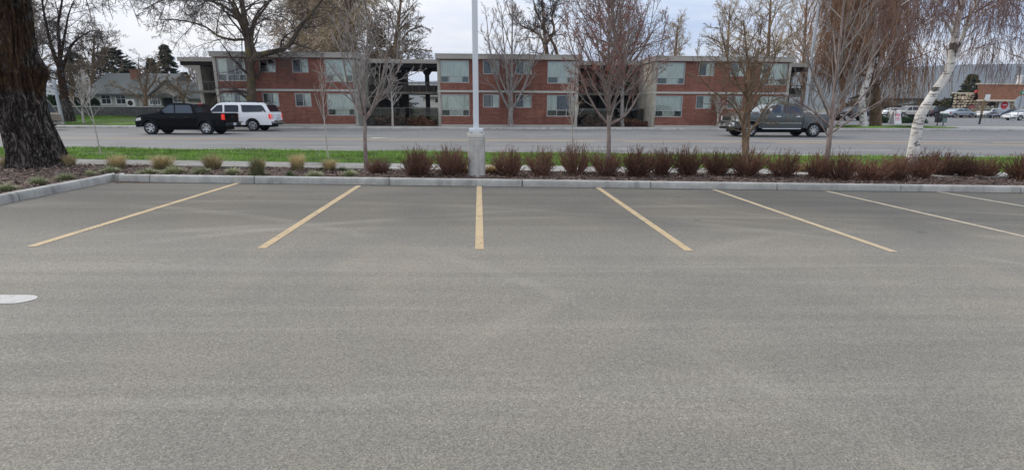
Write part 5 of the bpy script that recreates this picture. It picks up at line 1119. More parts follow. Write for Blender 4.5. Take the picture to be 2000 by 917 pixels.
tree('street_tree', 'pink-trunked bare street tree with long rising boughs by the leaning birch', bedfix(A([(1611, 342), (1619, 280), (1626, 215), (1634, 140), (1643, 60), (1652, -40)], TY)), (.088, .014), vase(15, 2.2, (25, 50), (5, 5, 2), (.28, .95), .0028, .55, .09, .09), MT['bark_pink'], MT['tw_grey'], 14, 'street trees in the bark bed', rpow=.6,
     limbs=[(A([(1622, 255), (1660, 215), (1700, 170), (1735, 110), (1760, 60)], TY), .027, .006), (A([(1620, 262), (1665, 232), (1715, 200), (1768, 168)], TY), .03, .006), (A([(1623, 248), (1585, 215), (1545, 190), (1505, 178)], TY), .032, .006), (A([(1624, 235), (1600, 180), (1580, 120), (1568, 60)], TY), .035, .007), (A([(1619, 268), (1600, 240), (1572, 215), (1545, 205)], TY), .022, .005), (A([(1625, 240), (1655, 180), (1682, 100), (1700, 20)], TY), .028, .006)], limb_levels=vase(8, .85, (22, 45), (4, 4, 2), (.15, .97), .0028, .4), twig_from=1, bark_limb=MT['tw_grey'])
# --- saplings in the grass strip
GYs = 17.2
def lawnfix(pts): p = list(pts[0]); p[2] = gz(p[0], p[1])+.08; return [tuple(p)]+list(pts[1:])
tree('sapling', 'thin staked pale sapling in the grass near the big trunk', lawnfix(A([(198, 306), (189, 265), (180, 222), (172, 190), (164, 150)], 16.6)), (.022, .006), vase(12, .8, (25, 50), (4, 3, 0), (.42, .97), .003, .5)[:3], MT['tw_pale'], MT['tw_pale'], 15, 'saplings in the grass strip', twig_from=1)
tree('sapling', 'thin sapling with reddish dry leaf tips left of the grey street tree', lawnfix(A([(641, 306), (636, 262), (632, 215), (629, 165), (627, 128)], 16.6)), (.026, .006), vase(22, .95, (14, 30), (4, 3, 0), (.38, .96), .003, .6, .12)[:3], MT['tw_pale'], MT['tw_red'], 16, 'saplings in the grass strip', twig_from=1, buds=(MT['redbud'], 420, .02, .02))
tree('sapling', 'whitish narrow sapling in front of the dark window right of the lamp post', lawnfix(A([(1119, 306), (1118, 262), (1118, 215), (1117, 165), (1116, 132)], 16.6)), (.026, .006), vase(24, .95, (16, 34), (4, 3, 0), (.32, .96), .003, .6, .12)[:3], MT['tw_pale'], MT['tw_pale'], 17, 'saplings in the grass strip', twig_from=1)
# --- leaning birch
def weep(n1, a1, ang1, n2, n3, l3, t1=(.3, .97), trop3=-.5, tip=.003, wig1=.14, trop1=.02, l2=.5, trop2=-.10, K3=8, rmax=.03, n4=2):
    return [dict(n=n1, abs=a1, t=t1, ang=ang1, fall=.3, trop=trop1, wig=wig1, K=8, rr=.5, rmax=rmax, rtip=rmax*.3, s=5), dict(n=n2, len=l2, t=(.25, 1), ang=(25, 60), trop=trop2, wig=.16, K=6, rr=.6, rtip=tip*1.6),
            dict(n=n3, abs=l3, t=(.15, 1), ang=(35, 80), fall=.35, trop=trop3, wig=.10, K=K3, rr=.6, rtip=tip), dict(n=n4, len=.45, t=(.2, .8), ang=(15, 35), trop=-.3, wig=.1, K=4, rr=.8, rtip=tip*.8)]
BY2 = 13.6
tree('birch_tree', 'leaning white birch with drooping plum-coloured twigs at right', bedfix(A([(1780, 320), (1787, 275), (1797, 228), (1822, 185), (1852, 140), (1862, 95), (1868, 50), (1880, 0), (1896, -80)], BY2)), (.148, .055), weep(8, 1.6, (40, 80), 5, 4, .9, (.72, .97), tip=.0032), MT['birch'], MT['tw_plum'], 18,
     limbs=[(A([(1858, 125), (1878, 80), (1892, 35), (1915, -20), (1940, -70)], BY2), .07, .018), (A([(1862, 72), (1848, 45), (1822, 38), (1795, 55)], BY2), .035, .008), (A([(1868, 55), (1840, 12), (1800, -10), (1760, 10)], BY2), .035, .008), (A([(1862, 118), (1885, 100), (1920, 92), (1960, 96)], BY2), .028, .006), (A([(1884, 60), (1925, 20), (1970, 0), (2030, 10)], BY2), .035, .008), (A([(1890, 40, 0), (1915, 0, -.8), (1940, -30, -1.5)], BY2), .04, .008)],
     limb_levels=weep(8, 1.2, (25, 65), 5, 4, .95, (.25, .98), tip=.0032, rmax=.014), K0=24, sides0=16, rpow=1.0, twig_from=1, bark_limb=MT['tw_plum'])
# --- old big tree at left
def old_tree():
    Y = 13.3; rg = np.random.default_rng(31); c = A([(88, 331), (66, 275), (46, 225), (33, 170), (28, 125), (22, 60), (16, 0), (6, -70)], Y); b = (c[0][0], Y, bedz(c[0][0], Y)-.12)
    o = empty('old_tree', b, 0, 'massive old tree trunk with furrowed dark bark at the left edge', 'tree')
    K = 130; q, L0 = resample(np.array([b]+c[1:])-np.array(b), K); wpx = np.interp(np.linspace(0, 1, K), [0, .10, .22, .38, .5, .6, .72, 1], [.55, .52, .50, .48, .50, .46, .40, .38]); S_ = 170; V = []
    from mathutils import noise as mn
    for k in range(K):
        z = q[k, 2]
        for s in range(S_):
            a = 2*math.pi*s/S_; fl = .22*math.exp(-z/.22)*(.5+.5*math.sin(a*5+1.3))**2+.09*math.exp(-z/.30)
            rdg = abs(mn.noise(Vector((math.cos(a)*5.2+.4*mn.noise(Vector((a, z*1.1, 2))), math.sin(a)*5.2, z*.85+3))))+.5*abs(mn.noise(Vector((math.cos(a)*11, math.sin(a)*11, z*2.0+7))))
            lump = .10*mn.noise(Vector((math.cos(a)*1.4, math.sin(a)*1.4, z*.9)))
            kn = .16*math.exp(-((z-2.35)/.28)**2-((a-.15)/.5)**2)+.10*math.exp(-((z-1.55)/.2)**2-((a-6.1)/.4)**2)
            rr = wpx[k]*(1+lump)+fl+kn-.10*(1-min(1, rdg*3.0))
            V.append((q[k, 0]+rr*math.cos(a), q[k, 1]+rr*math.sin(a), z))
    F = [(k*S_+s, k*S_+(s+1) % S_, (k+1)*S_+(s+1) % S_, (k+1)*S_+s) for k in range(K-1) for s in range(S_)]
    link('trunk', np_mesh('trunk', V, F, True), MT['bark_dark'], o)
    # dead twigs and water shoots off the trunk and the spreading boughs overhead
    P0 = q[None]; R0 = wpx[None]*.02
    l1 = dict(n=14, abs=.75, t=(.42, .95), ang=(70, 100), trop=-.02, wig=.12, K=6, rr=.5, rtip=.003); l2 = dict(n=5, len=.5, t=(.3, 1), ang=(25, 60), trop=.03, wig=.15, K=4, rr=.6, rtip=.0025)
    p1, r1, n1 = grow(P0, np.full_like(R0, .012), np.array([L0]), l1, rg); u = unit(p1[:, -1]-p1[:, 0]); p1 = p1+(p1[:, 1:2]-p1[:, :1])/np.linalg.norm(p1[:, 1:2]-p1[:, :1], axis=-1, keepdims=True)*.45
    p2, r2, n2 = grow(p1, r1, n1, l2, rg); parts = [tubes(p1, r1, 4, rg), tubes(p2, r2, 3, rg)]
    bough = [(A([(-10, -60), (60, -90), (150, -60, .2), (215, -20, .3)], Y), .16, .02), (A([(20, -40), (40, -120, 1), (150, -170, 2.0), (300, -140, 3)], Y), .18, .03), (A([(10, -60), (90, -60, -1), (190, -45, -1.5), (260, -30, -2)], Y), .12, .012)]
    bp = []; br = []; bl = []
    for pts, ra, rb in bough: x, l = resample(np.array(pts)-np.array(b), 14); bp.append(x); br.append(ra+(rb-ra)*np.linspace(0, 1, 14)); bl.append(l)
    bp = np.stack(bp); br = np.stack(br); bl = np.array(bl); parts.append(tubes(bp, br, 8, rg))
    g1, s1, m1 = grow(bp, br, bl, dict(n=12, len=.34, t=(.25, 1), ang=(30, 70), trop=-.10, wig=.18, K=6, rr=.35, rtip=.005), rg); g2, s2, m2 = grow(g1, s1, m1, dict(n=6, len=.5, t=(.2, 1), ang=(25, 60), trop=-.05, wig=.18, K=5, rr=.6, rtip=.004), rg); g3, s3, m3 = grow(g2, s2, m2, dict(n=4, len=.5, t=(.2, 1), ang=(30, 60), trop=.02, wig=.2, K=3, rr=.7, rtip=.003), rg)
    parts += [tubes(g1, s1, 4, rg), tubes(g2, s2, 3, rg), tubes(g3, s3, 3, rg)]
    V, F = merge(parts); link('crown', np_mesh('crown', V, F), MT['tw_dark'], o)
old_tree()
# --- trees across the road
FT = 41.9
def ffix(pts, z=.2): p = list(pts[0]); p[2] = z; return [tuple(p)]+list(pts[1:])
tree('maple_tree', 'bare upright maple in front of the middle brick block', ffix(A([(997, 250), (997, 225), (998, 210), (999, 160), (1000, 90), (1001, 10)], FT)), (.27, .03), vase(15, 4.2, (20, 42), (6, 5, 2), (.16, .9), .008, .50, .08, .06), MT['bark_grey'], MT['tw_grey'], 41, 'trees along the far sidewalk', rpow=.5,
     limbs=[(A([(997, 215), (982, 190), (965, 140), (955, 80), (950, 30)], FT), .12, .02), (A([(998, 215), (1014, 190), (1035, 140), (1050, 90), (1058, 40)], FT), .12, .02), (A([(997, 217, 0), (990, 150, -1), (982, 60, -1.3), (978, 10, -1.5)], FT), .11, .02)], limb_levels=vase(9, 2.4, (20, 45), (5, 4, 2), (.1, .97), .008, .4, .08, .06), twig_from=1, bark_limb=MT['tw_grey'], buds=(MT['redbud'], 2500, .03, .06))
tree('small_tree', 'small pale fan-shaped tree against the right brick block', ffix(A([(1401, 247), (1402, 228), (1402, 205), (1402, 188)], 42.6)), (.085, .02), vase(16, 1.1, (20, 40), (4, 3, 0), (.25, .9), .01, .4)[:3], MT['tw_pale'], MT['tw_pale'], 42, 'trees along the far sidewalk', twig_from=1)
tree('small_tree', 'slender pale tree before the left breezeway screen', ffix(A([(767, 246), (766, 205), (763, 160), (761, 128)], 43.6)), (.10, .02), vase(16, 1.3, (25, 55), (4, 4, 0), (.3, .95), .009, .5)[:3], MT['tw_pale'], MT['tw_grey'], 43, 'trees along the far sidewalk', twig_from=1)
tree('courtyard_tree', 'whitish-trunked tree before the right breezeway', ffix(A([(1215, 248), (1215, 205), (1217, 160), (1220, 100), (1222, 60)], 44)), (.2, .03), vase(22, 3.6, (22, 50), (7, 6, 2), (.30, .95), .009, .4, .08, .1), MT['bark_grey'], MT['tw_grey'], 44, None, twig_from=1, bark_limb=MT['tw_grey'])
big_l = [dict(n=14, len=.42, t=(.15, .98), ang=(30, 75), trop=-.03, wig=.16, K=7, rr=.45, rtip=.014, s=5), dict(n=8, len=.48, t=(.15, 1), ang=(28, 65), trop=-.06, wig=.18, K=6, rr=.55, rtip=.009), dict(n=7, len=.5, t=(.2, 1), ang=(30, 65), trop=-.03, wig=.2, K=5, rr=.6, rtip=.007), dict(n=3, len=.5, t=(.2, 1), ang=(30, 65), trop=.0, wig=.2, K=3, rr=.7, rtip=.006)]
tree('shade_tree', 'large dark spreading tree with mossy trunk behind the white SUV', ffix(A([(493, 249), (491, 200), (490, 150), (487, 112), (484, 85), (478, 40), (470, -10), (462, -60)], 42.0)), (.40, .12), big_l, MT['bark_moss'], MT['tw_dark'], 45, None,
     limbs=[(A([(488, 122), (506, 108), (535, 101), (560, 93), (575, 72), (590, 48), (612, 22), (632, -6), (655, -40)], 42), .26, .06), (A([(486, 100), (482, 78), (455, 78), (425, 70), (400, 52), (355, 40), (310, 38)], 42), .13, .03), (A([(500, 108), (492, 80), (500, 40), (525, 5), (540, -40)], 42), .15, .04), (A([(484, 80), (460, 30), (420, 5), (370, -5), (320, 0), (280, 20)], 42), .14, .03), (A([(480, 60), (440, -10), (390, -40), (320, -50), (260, -30), (240, 0)], 42), .15, .03), (A([(482, 70, 0), (460, 10, -2), (430, -20, -3.5), (380, -10, -4.5)], 42), .12, .03), (A([(486, 90, 0), (500, 30, 1.5), (540, -5, 2.5), (585, -20, 3)], 42), .13, .03)], limb_levels=big_l, K0=18, twig_from=1, bark_limb=MT['tw_dark'])
tree('small_tree', 'small pale bare tree on the front lawn left of the grey house', ffix(A([(163, 238), (161, 215), (163, 190), (165, 165)], 46), leftz(-35, 46)), (.10, .02), vase(16, 2.2, (25, 55), (5, 4, 0), (.2, .95), .01, .4)[:3], MT['tw_pale'], MT['tw_pale'], 46, None, twig_from=1)
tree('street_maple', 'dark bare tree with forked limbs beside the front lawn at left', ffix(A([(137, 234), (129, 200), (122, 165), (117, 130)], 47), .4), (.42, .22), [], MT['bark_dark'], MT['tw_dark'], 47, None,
     limbs=[(A([(118, 138), (105, 105), (95, 70), (85, 20), (80, -30)], 47), .17, .04), (A([(118, 135), (116, 90), (113, 50), (120, 10), (128, -40)], 47), .17, .04), (A([(119, 140), (130, 112), (140, 88), (158, 72), (180, 60), (200, 62)], 47), .16, .03), (A([(116, 130), (126, 70), (135, 25), (150, -10)], 47), .14, .03), (A([(120, 150), (100, 142), (75, 150)], 47), .10, .02)], limb_levels=big_l, twig_from=1, bark_limb=MT['tw_dark'])
tree('yard_tree', 'bare rusty multi-stemmed tree in front of the grey house', ffix(A([(286, 224), (284, 205), (284, 185), (283, 165)], 56), 1.2), (.24, .12), [], MT['bark_brown'], MT['tw_brown'], 48, None,
     limbs=[(A([(285, 205), (265, 185), (240, 172), (215, 168)], 56), .11, .02), (A([(284, 190), (275, 165), (270, 135), (272, 105)], 56), .12, .02), (A([(284, 180), (300, 160), (310, 130), (312, 105)], 56), .12, .02), (A([(285, 195), (310, 180), (330, 172), (345, 165)], 56), .09, .02), (A([(284, 185), (288, 150), (295, 115)], 56), .1, .02)], limb_levels=big_l[:3], twig_from=1, bark_limb=MT['tw_brown'])
tree('yard_tree', 'slim bare tree right of the grey house near the building pylon', ffix(A([(362, 214), (358, 195), (350, 175), (345, 150)], 58), 1.5), (.16, .04), big_l[:3], MT['bark_brown'], MT['tw_brown'], 49, None, limbs=[(A([(358, 195), (368, 165), (372, 140)], 58), .09, .02), (A([(352, 180), (335, 165), (325, 150)], 58), .08, .02)], limb_levels=big_l[:3], twig_from=1)
# far birch and rust-coloured weeping willow on the right verge
tree('birch_tree', 'straight far white birch with blotched trunk on the side lawn', ffix(A([(1687, 252), (1685, 215), (1683, 190), (1692, 165), (1702, 130), (1708, 80), (1712, 20), (1715, -60)], 44.2), .25), (.30, .10), weep(14, 4.0, (35, 75), 7, 6, 3.0, (.42, .97), tip=.009, rmax=.08), MT['birch'], MT['tw_rust'], 51, None, K0=20, twig_from=1, bark_limb=MT['tw_plum'])
wl = [dict(n=34, abs=5.8, t=(.20, .98), ang=(30, 70), fall=.2, trop=.05, wig=.10, K=8, rr=.42, rmax=.14, rtip=.02, s=5), dict(n=8, len=.45, t=(.2, 1), ang=(25, 60), trop=-.05, wig=.13, K=6, rr=.55, rtip=.012), dict(n=8, abs=4.4, fall=.35, t=(.1, 1), ang=(40, 85), trop=-.55, wig=.07, K=8, rr=.6, rtip=.013), dict(n=3, len=.5, t=(.1, .7), ang=(12, 30), trop=-.35, wig=.08, K=4, rr=.8, rtip=.012)]
tree('willow_tree', 'huge rust-brown weeping tree with dark trunk behind the far birch', ffix(A([(1709, 250), (1710, 210), (1706, 150), (1695, 80), (1688, 10), (1685, -60), (1682, -120)], 46.5), .26), (.50, .16), wl, MT['bark_brown'], MT['tw_rust'], 52, None, K0=18, twig_from=1, bark_limb=MT['bark_brown'])
# background bare trees behind the building
bk = lambda n=22, a=6.0, tip=.012, tr=.05, w=.16: [dict(n=n, abs=a, t=(.25, .97), ang=(25, 60), fall=.4, trop=tr, wig=w, K=7, rr=.5, rtip=tip*2, s=4), dict(n=8, len=.48, t=(.2, 1), ang=(25, 60), trop=tr, wig=w, K=5, rr=.6, rtip=tip*1.3), dict(n=7, len=.5, t=(.2, 1), ang=(28, 62), trop=.03, wig=w, K=4, rr=.65, rtip=tip), dict(n=3, len=.5, t=(.2, 1), ang=(28, 60), trop=.02, wig=w, K=3, rr=.7, rtip=tip*.8)]
tree('background_tree', 'dark twisted tree rising behind the middle brick block', ffix(A([(1072, 215), (1070, 130), (1065, 80), (1062, 40), (1058, -10)], 62)), (.45, .10), bk(12, 4.0, .012, .05, .2), MT['bark_brown'], MT['tw_dark'], 61, 'bare trees behind the building',
     limbs=[(A([(1069, 110), (1058, 75), (1040, 60), (1018, 50), (1005, 30)], 62), .22, .04), (A([(1067, 85), (1082, 60), (1078, 30), (1088, 0)], 62), .22, .04), (A([(1090, 112), (1082, 88), (1072, 70), (1050, 30), (1040, -10)], 62), .2, .04)], limb_levels=bk(12, 3.2, .012, .04, .2), twig_from=1, bark_limb=MT['tw_dark'])
tree('background_tree', 'wide grey tree behind the right breezeway', ffix(A([(1215, 215), (1212, 120), (1200, 60), (1195, 0), (1190, -50)], 66)), (.5, .12), bk(30, 8.5), MT['bark_grey'], MT['tw_brown'], 62, 'bare trees behind the building', twig_from=1, bark_limb=MT['tw_brown'])
tree('background_tree', 'round twiggy tree right of the tan willow, behind the left breezeway', ffix(A([(766, 215), (768, 120), (776, 60), (782, 10), (786, -30)], 63)), (.42, .10), bk(26, 5.2, .012, .0), MT['bark_brown'], MT['tw_brown'], 63, 'bare trees behind the building', limbs=[(A([(770, 110), (785, 80), (800, 60), (825, 50)], 63), .18, .04), (A([(772, 115), (790, 100), (810, 98), (828, 105)], 63), .14, .03)], limb_levels=bk(10, 2.6, .012, -.04), twig_from=1, bark_limb=MT['tw_brown'])
tl_ = [dict(n=34, abs=6.6, t=(.20, .97), ang=(25, 65), fall=.3, trop=.06, wig=.10, K=7, rr=.45, rmax=.2, rtip=.02, s=4), dict(n=9, len=.5, t=(.15, 1), ang=(25, 55), trop=-.02, wig=.13, K=6, rr=.55, rtip=.022), dict(n=12, abs=2.4, t=(.1, 1), ang=(30, 70), fall=.4, trop=-.20, wig=.10, K=5, rr=.6, rtip=.021), dict(n=3, len=.6, t=(.1, .8), ang=(15, 40), trop=-.1, wig=.1, K=3, rr=.8, rtip=.018)]
tree('willow_tree', 'great tan fuzzy willow towering behind the left brick block', ffix(A([(690, 215), (690, 110), (686, 50), (680, -10), (676, -70), (674, -120)], 64)), (.7, .2), tl_, MT['bark_brown'], MT['tw_tan'], 64, None, K0=16, twig_from=1, bark_limb=MT['tw_tan'])
tree('willow_tree', 'second tan willow left of the great one, behind the brick roof', ffix(A([(612, 215), (612, 110), (606, 50), (600, -10), (596, -70)], 70)), (.6, .16), [dict(tl_[0], n=20, abs=6.0)]+tl_[1:], MT['bark_brown'], MT['tw_tan'], 65, None, twig_from=1, bark_limb=MT['tw_tan'])
for i, (px, lab, Y, a, ty) in enumerate(((1318, 'pale tan low tree behind the right block left end', 68, 3.8, 50), (1420, 'pale twiggy tree behind the right brick block middle', 72, 5.5, 10), (1500, 'tall pale tan tree behind the right block', 66, 7.0, -20), (1570, 'pale bushy tree behind the tall street light pole', 70, 6.5, 0), (1648, 'brownish tree behind the pink-trunked street tree', 76, 7.0, 0))):
    tree('background_tree', lab, ffix(A([(px, 215), (px, 120), (px+3, (120+ty)/2), (px+6, ty)], Y)), (.4, .08), bk(22, a, .012, .06, .14), MT['bark_brown'], MT['tw_tan'], 70+i, 'bare trees behind the building', twig_from=1, bark_limb=MT['tw_tan'])
for i, (px, lab, Y, a, ty, tw) in enumerate(((62, 'bare brown tree behind the big left trunk', 60, 6.0, 20, 'tw_brown'), (180, 'brown hazy bare tree left of the house roof', 66, 5.0, 70, 'tw_brown'), (28, 'tall bare tree at the far left edge', 70, 7.0, -10, 'tw_dark'), (395, 'brown bare tree between house and building', 75, 4.0, 140, 'tw_brown'), (140, 'low brown bushy tree before the dark hedge at left', 57, 3.0, 140, 'tw_brown'))):
    tree('background_tree', lab, ffix(A([(px, 214), (px, 170), (px+2, (170+ty)/2), (px+4, ty)], Y), 1.4), (.32, .07), bk(20, a, .012, .06, .16), MT['bark_brown'], MT[tw], 80+i, 'bare trees round the grey house', twig_from=1, bark_limb=MT[tw])
# conifers: whorls of drooping sprays
def conifer(name, label, px, ybase, ytop, Y, rmax, m, seed, group, dens=1.0, droop=.35, base=None, taper=1.0, irregular=.35):
    rg = np.random.default_rng(seed); b = at(px, ybase, Y); t = at(px, ytop, Y); z0 = base if base is not None else b[2]; H = t[2]-z0
    o = empty(name, (b[0], Y, z0), 0, label, 'tree', group); MB().tube([(0, 0, 0), (0, 0, H*.5), (0, 0, H*.98)], [H*.022, H*.013, .02], 8).build('trunk', MT['bark_brown'], o)
    nb = int(150*dens); z = H*(.10+.88*np.sort(rg.uniform(0, 1, nb))); az = np.arange(nb)*2.4+rg.normal(0, .3, nb); ln = rmax*((1-(z/H)**taper)*.95+.05)*rg.uniform(1-irregular, 1+irregular*.5, nb)
    d = np.stack([np.cos(az), np.sin(az), np.full(nb, .10)], 1); K = 7; P = np.empty((nb, K, 3)); s = np.linspace(0, 1, K)
    for k in range(K): P[:, k] = np.stack([0*z, 0*z, z], 1)+d*(ln*s[k])[:, None]+np.array([0, 0, -1])*(droop*ln*s[k]**2)[:, None]+np.array([0, 0, 1])*(.15*ln*s[k]**4)[:, None]
    V, F = tubes(P, np.full((nb, K), .02)*(1.2-s)[None], 3, rg); link('branches', np_mesh('branches', V, F), MT['bark_brown'], o)
    n = int(9000*dens); i = rg.integers(0, nb, n); tt = rg.uniform(.12, 1, n)**.7*(K-1); j = np.minimum(tt.astype(int), K-2); f = (tt-j)[:, None]; c = P[i, j]*(1-f)+P[i, j+1]*f; tan = unit(P[i, j+1]-P[i, j]); side = unit(np.cross(tan, [0, 0, 1.0]))*rg.choice([-1, 1], (n, 1)); L = (.16+.13*rmax*.3)*rg.uniform(.5, 1.3, (n, 1))
    e = c+(tan*.55+side*rg.uniform(.2, .9, (n, 1))+np.array([0, 0, -.25])*rg.uniform(0, 1.6, (n, 1))+rg.normal(0, .12, (n, 3)))*L*1.6; w = unit(np.cross(e-c, rg.normal(size=(n, 3))))*L*.20
    V = np.stack([c, (c+e)/2+w, e, (c+e)/2-w], 1).reshape(-1, 3); link('foliage', np_mesh('foliage', V, np.arange(4*n).reshape(-1, 4)), m, o)
cg = 'dark conifers round the grey house'
conifer('pine_tree', 'dark broad pine behind the grey house roof', 232, 190, 92, 78, 4.6, MT['needle'], 91, cg, 1.3, .15, 1.5, 2.2, .6)
conifer('pine_tree', 'dark low pine right of the house chimney', 262, 190, 128, 74, 3.2, MT['needle'], 92, cg, 1.0, .15, 1.5, 2.2, .6)
conifer('spruce_tree', 'dark pointed spruce right of the grey house', 337, 205, 84, 72, 3.3, MT['needle'], 93, cg, 1.2, .4, 1.5, .9)
conifer('spruce_tree', 'shorter dark spruce left of the pointed one', 308, 205, 112, 76, 2.8, MT['needle'], 94, cg, 1.0, .4, 1.5, .9)
conifer('spruce_tree', 'dark conifer beside the left end of the brick building', 368, 205, 138, 78, 2.6, MT['needle'], 95, cg, .9, .35, 1.5, 1.0)
conifer('pine_tree', 'dark pine at the far left behind the bare trees', 160, 200, 100, 84, 4.0, MT['needle'], 96, cg, .9, .15, 1.5, 2.0, .6)
cb = 'dark conifers behind the brick building'
for i, (px, yt, Y, rm, lab) in enumerate(((598, 55, 76, 4.2, 'dark conifer behind the left block roof, leftmost'), (655, 30, 80, 4.8, 'dark conifer within the tan willow'), (742, 40, 74, 4.4, 'dark conifer behind the left breezeway'), (775, 85, 70, 3.2, 'short dark conifer seen over the breezeway roof'))):
    conifer('cedar_tree', lab, px, 205, yt, Y, rm, MT['needle'], 100+i, cb, 1.1, .35, .25, 1.0)
conifer('cedar_tree', 'dark green pointed conifer left of the stone restaurant', 1884, 224, 143, 96, 4.6, MT['needle2'], 110, None, 1.5, .3, .8, .95)
# hedges and brush
def bushmass(name, label, px0, px1, ytop, ybot, Y, depth, n, size, m, seed, cat='hedge', base=None, stems=True):
    rg = np.random.default_rng(seed); a = at(px0, ytop, Y); b = at(px1, ybot, Y); z0 = b[2] if base is None else base; w = b[0]-a[0]; h = a[2]-z0; o = empty(name, ((a[0]+b[0])/2, Y, z0), 0, label, cat)
    x = rg.uniform(-w/2, w/2, n); y = rg.uniform(-depth/2, depth/2, n); top = h*(.72+.2*np.sin(x*2.1+seed)+.12*np.sin(x*5.3+1))*np.sqrt(np.clip(1.02-(2*y/depth)**4, .05, 1)); z = rg.uniform(0, 1, n)**.75*top
    c = np.stack([x, y, z], 1); e = unit(rg.normal(size=(n, 3))+[0, -.2, .25])*size*rg.uniform(.6, 1.4, (n, 1)); q = unit(np.cross(e, rg.normal(size=(n, 3))))*size*.45
    V = np.stack([c-e, c+q, c+e, c-q], 1).reshape(-1, 3); link('foliage', np_mesh('foliage', V, np.arange(4*n).reshape(-1, 4)), m, o)
    if stems:
        mb = MB()
        for i in range(14): xx = rg.uniform(-w/2, w/2)*.9; mb.tube([(xx, 0, -.1), (xx+rg.normal(0, .1), rg.normal(0, .2), h*.6)], .03, 4)
        mb.build('stems', MT['bark_brown'], o)
bushmass('hedge', 'tall dark green hedge behind the lawn at far left', 100, 186, 183, 214, 58.5, 2.0, 9000, .12, MT['hedge'], 5, base=1.55)
bushmass('conifer_hedge', 'low dark juniper hedge behind the sandwich board', 1712, 1800, 226, 240, 55, 1.8, 6000, .10, MT['hedge'], 6, base=.3)
bushmass('brush', 'dry brown brush against the far left breezeway screen', 730, 792, 219, 246, 44.4, .9, 2600, .07, MT['dry'], 7, 'bush', .2)
bushmass('brush', 'dry rusty brush along the left breezeway screen, right part', 794, 850, 226, 246, 44.2, .8, 2400, .07, MT['deadleaf'], 8, 'bush', .2)
bushmass('brush', 'dry brown brush before the right breezeway screen', 1136, 1210, 222, 247, 44.2, .8, 2600, .07, MT['dry'], 9, 'bush', .2)
bushmass('brush', 'rusty brush beside the whitish courtyard trunk', 1219, 1262, 226, 248, 44.2, .8, 2000, .07, MT['deadleaf'], 10, 'bush', .2)
bushmass('shrub_row', 'olive brown thicket left of the stone restaurant', 1806, 1868, 192, 226, 100, 5, 7000, .28, m_blade('olive_brush', (.12, .10, .045), (.07, .065, .03)), 11, 'thicket', .7)
bushmass('shrub_row', 'brown thicket beside the sage green house', 1650, 1722, 196, 226, 98, 5, 8000, .28, MT['dry'], 12, 'thicket', .7)
bushmass('shrub_row', 'brown bushy thicket behind the grey house at left', 180, 400, 176, 205, 86, 5, 14000, .28, MT['dry'], 13, 'thicket', 1.5)

# --- red-twig shrubs in the bed
def shrub_meshes(seed, n=105, h=.66, w=.36):
    rg = np.random.default_rng(seed); az = rg.uniform(0, 6.28, n); el = np.sqrt(rg.uniform(0, 1, n)); K = 6
    base = np.stack([np.cos(az)*.09*el, np.sin(az)*.09*el, np.full(n, -.03)], 1); P = np.empty((n, K, 3)); P[:, 0] = base; d = unit(np.stack([np.cos(az)*el*.85, np.sin(az)*el*.85, np.ones(n)*(1.05-.45*el)], 1)); L = h*rg.uniform(.65, 1.12, n)*(1.02-.12*el); p = base.copy()
    for k in range(1, K): d = unit(d+rg.normal(0, .10, (n, 3))+[0, 0, .10]); p = p+d*(L/(K-1))[:, None]; P[:, k] = p
    rad = np.linspace(.008, .0035, K)[None].repeat(n, 0); p2, r2, n2 = grow(P, rad, L, dict(n=4, len=.36, t=(.3, .95), ang=(18, 42), trop=.14, wig=.12, K=4, rr=.8, rtip=.0028, fall=.2), rg); p3, r3, n3 = grow(p2, r2, n2, dict(n=1, len=.5, t=(.3, .9), ang=(20, 45), trop=.12, wig=.12, K=3, rr=.8, rtip=.002), rg)
    V, F = merge([tubes(P, rad, 4, rg), tubes(p2, r2, 3, rg), tubes(p3, r3, 3, rg)]); st = np_mesh('stems', V, F); st.materials.append(MT['stem'])
    V, F = merge([leafdots(p2, 1500, .011, rg, .006, .5), leafdots(P, 500, .012, rg, .006, .7), leafdots(p3, 500, .010, rg, .006, .4)]); bd = np_mesh('buds', V, F); bd.materials.append(MT['bud'])
    n4 = 420; c = np.stack([rg.normal(0, w*.42, n4), rg.normal(0, w*.42, n4), np.abs(rg.normal(.04, .09, n4))], 1); e = unit(rg.normal(size=(n4, 3)))*.022; q = unit(np.cross(e, rg.normal(size=(n4, 3))))*.012
    lf = np_mesh('dead_leaves', np.stack([c-e, c+q, c+e, c-q], 1).reshape(-1, 3), np.arange(4*n4).reshape(-1, 4)); lf.materials.append(MT['deadleaf']); return st, bd, lf
SHM = [shrub_meshes(200+i, (150, 120, 170, 140, 110, 160, 130, 150)[i], (.66, .60, .68, .58, .66, .62, .68, .60)[i]) for i in range(8)]
shr = [(740, 339, 305, 42), (815, 343, 286, 58), (880, 343, 284, 57), (993, 342, 286, 51), (1057, 342, 284, 56), (1124, 342, 284, 53), (1185, 344, 294, 58), (1243, 344, 287, 57), (1292, 342, 286, 50), (1344, 342, 284, 51), (1397, 340, 290, 50), (1457, 344, 288, 57), (1529, 346, 291, 60), (1595, 348, 296, 44), (1643, 351, 298, 50), (1697, 350, 308, 56), (1752, 351, 298, 54), (1795, 348, 297, 54), (1840, 343, 296, 60), (1886, 346, 304, 38), (1924, 345, 300, 48), (1994, 351, 302, 54), (2060, 350, 300, 54), (2115, 350, 300, 50)]
ORD = ['first', 'second', 'third', 'fourth', 'fifth', 'sixth', 'seventh', 'eighth', 'ninth', 'tenth', 'eleventh', 'twelfth', 'thirteenth', 'fourteenth', 'fifteenth', 'sixteenth', 'seventeenth', 'eighteenth', 'nineteenth', 'twentieth', 'twenty-first']
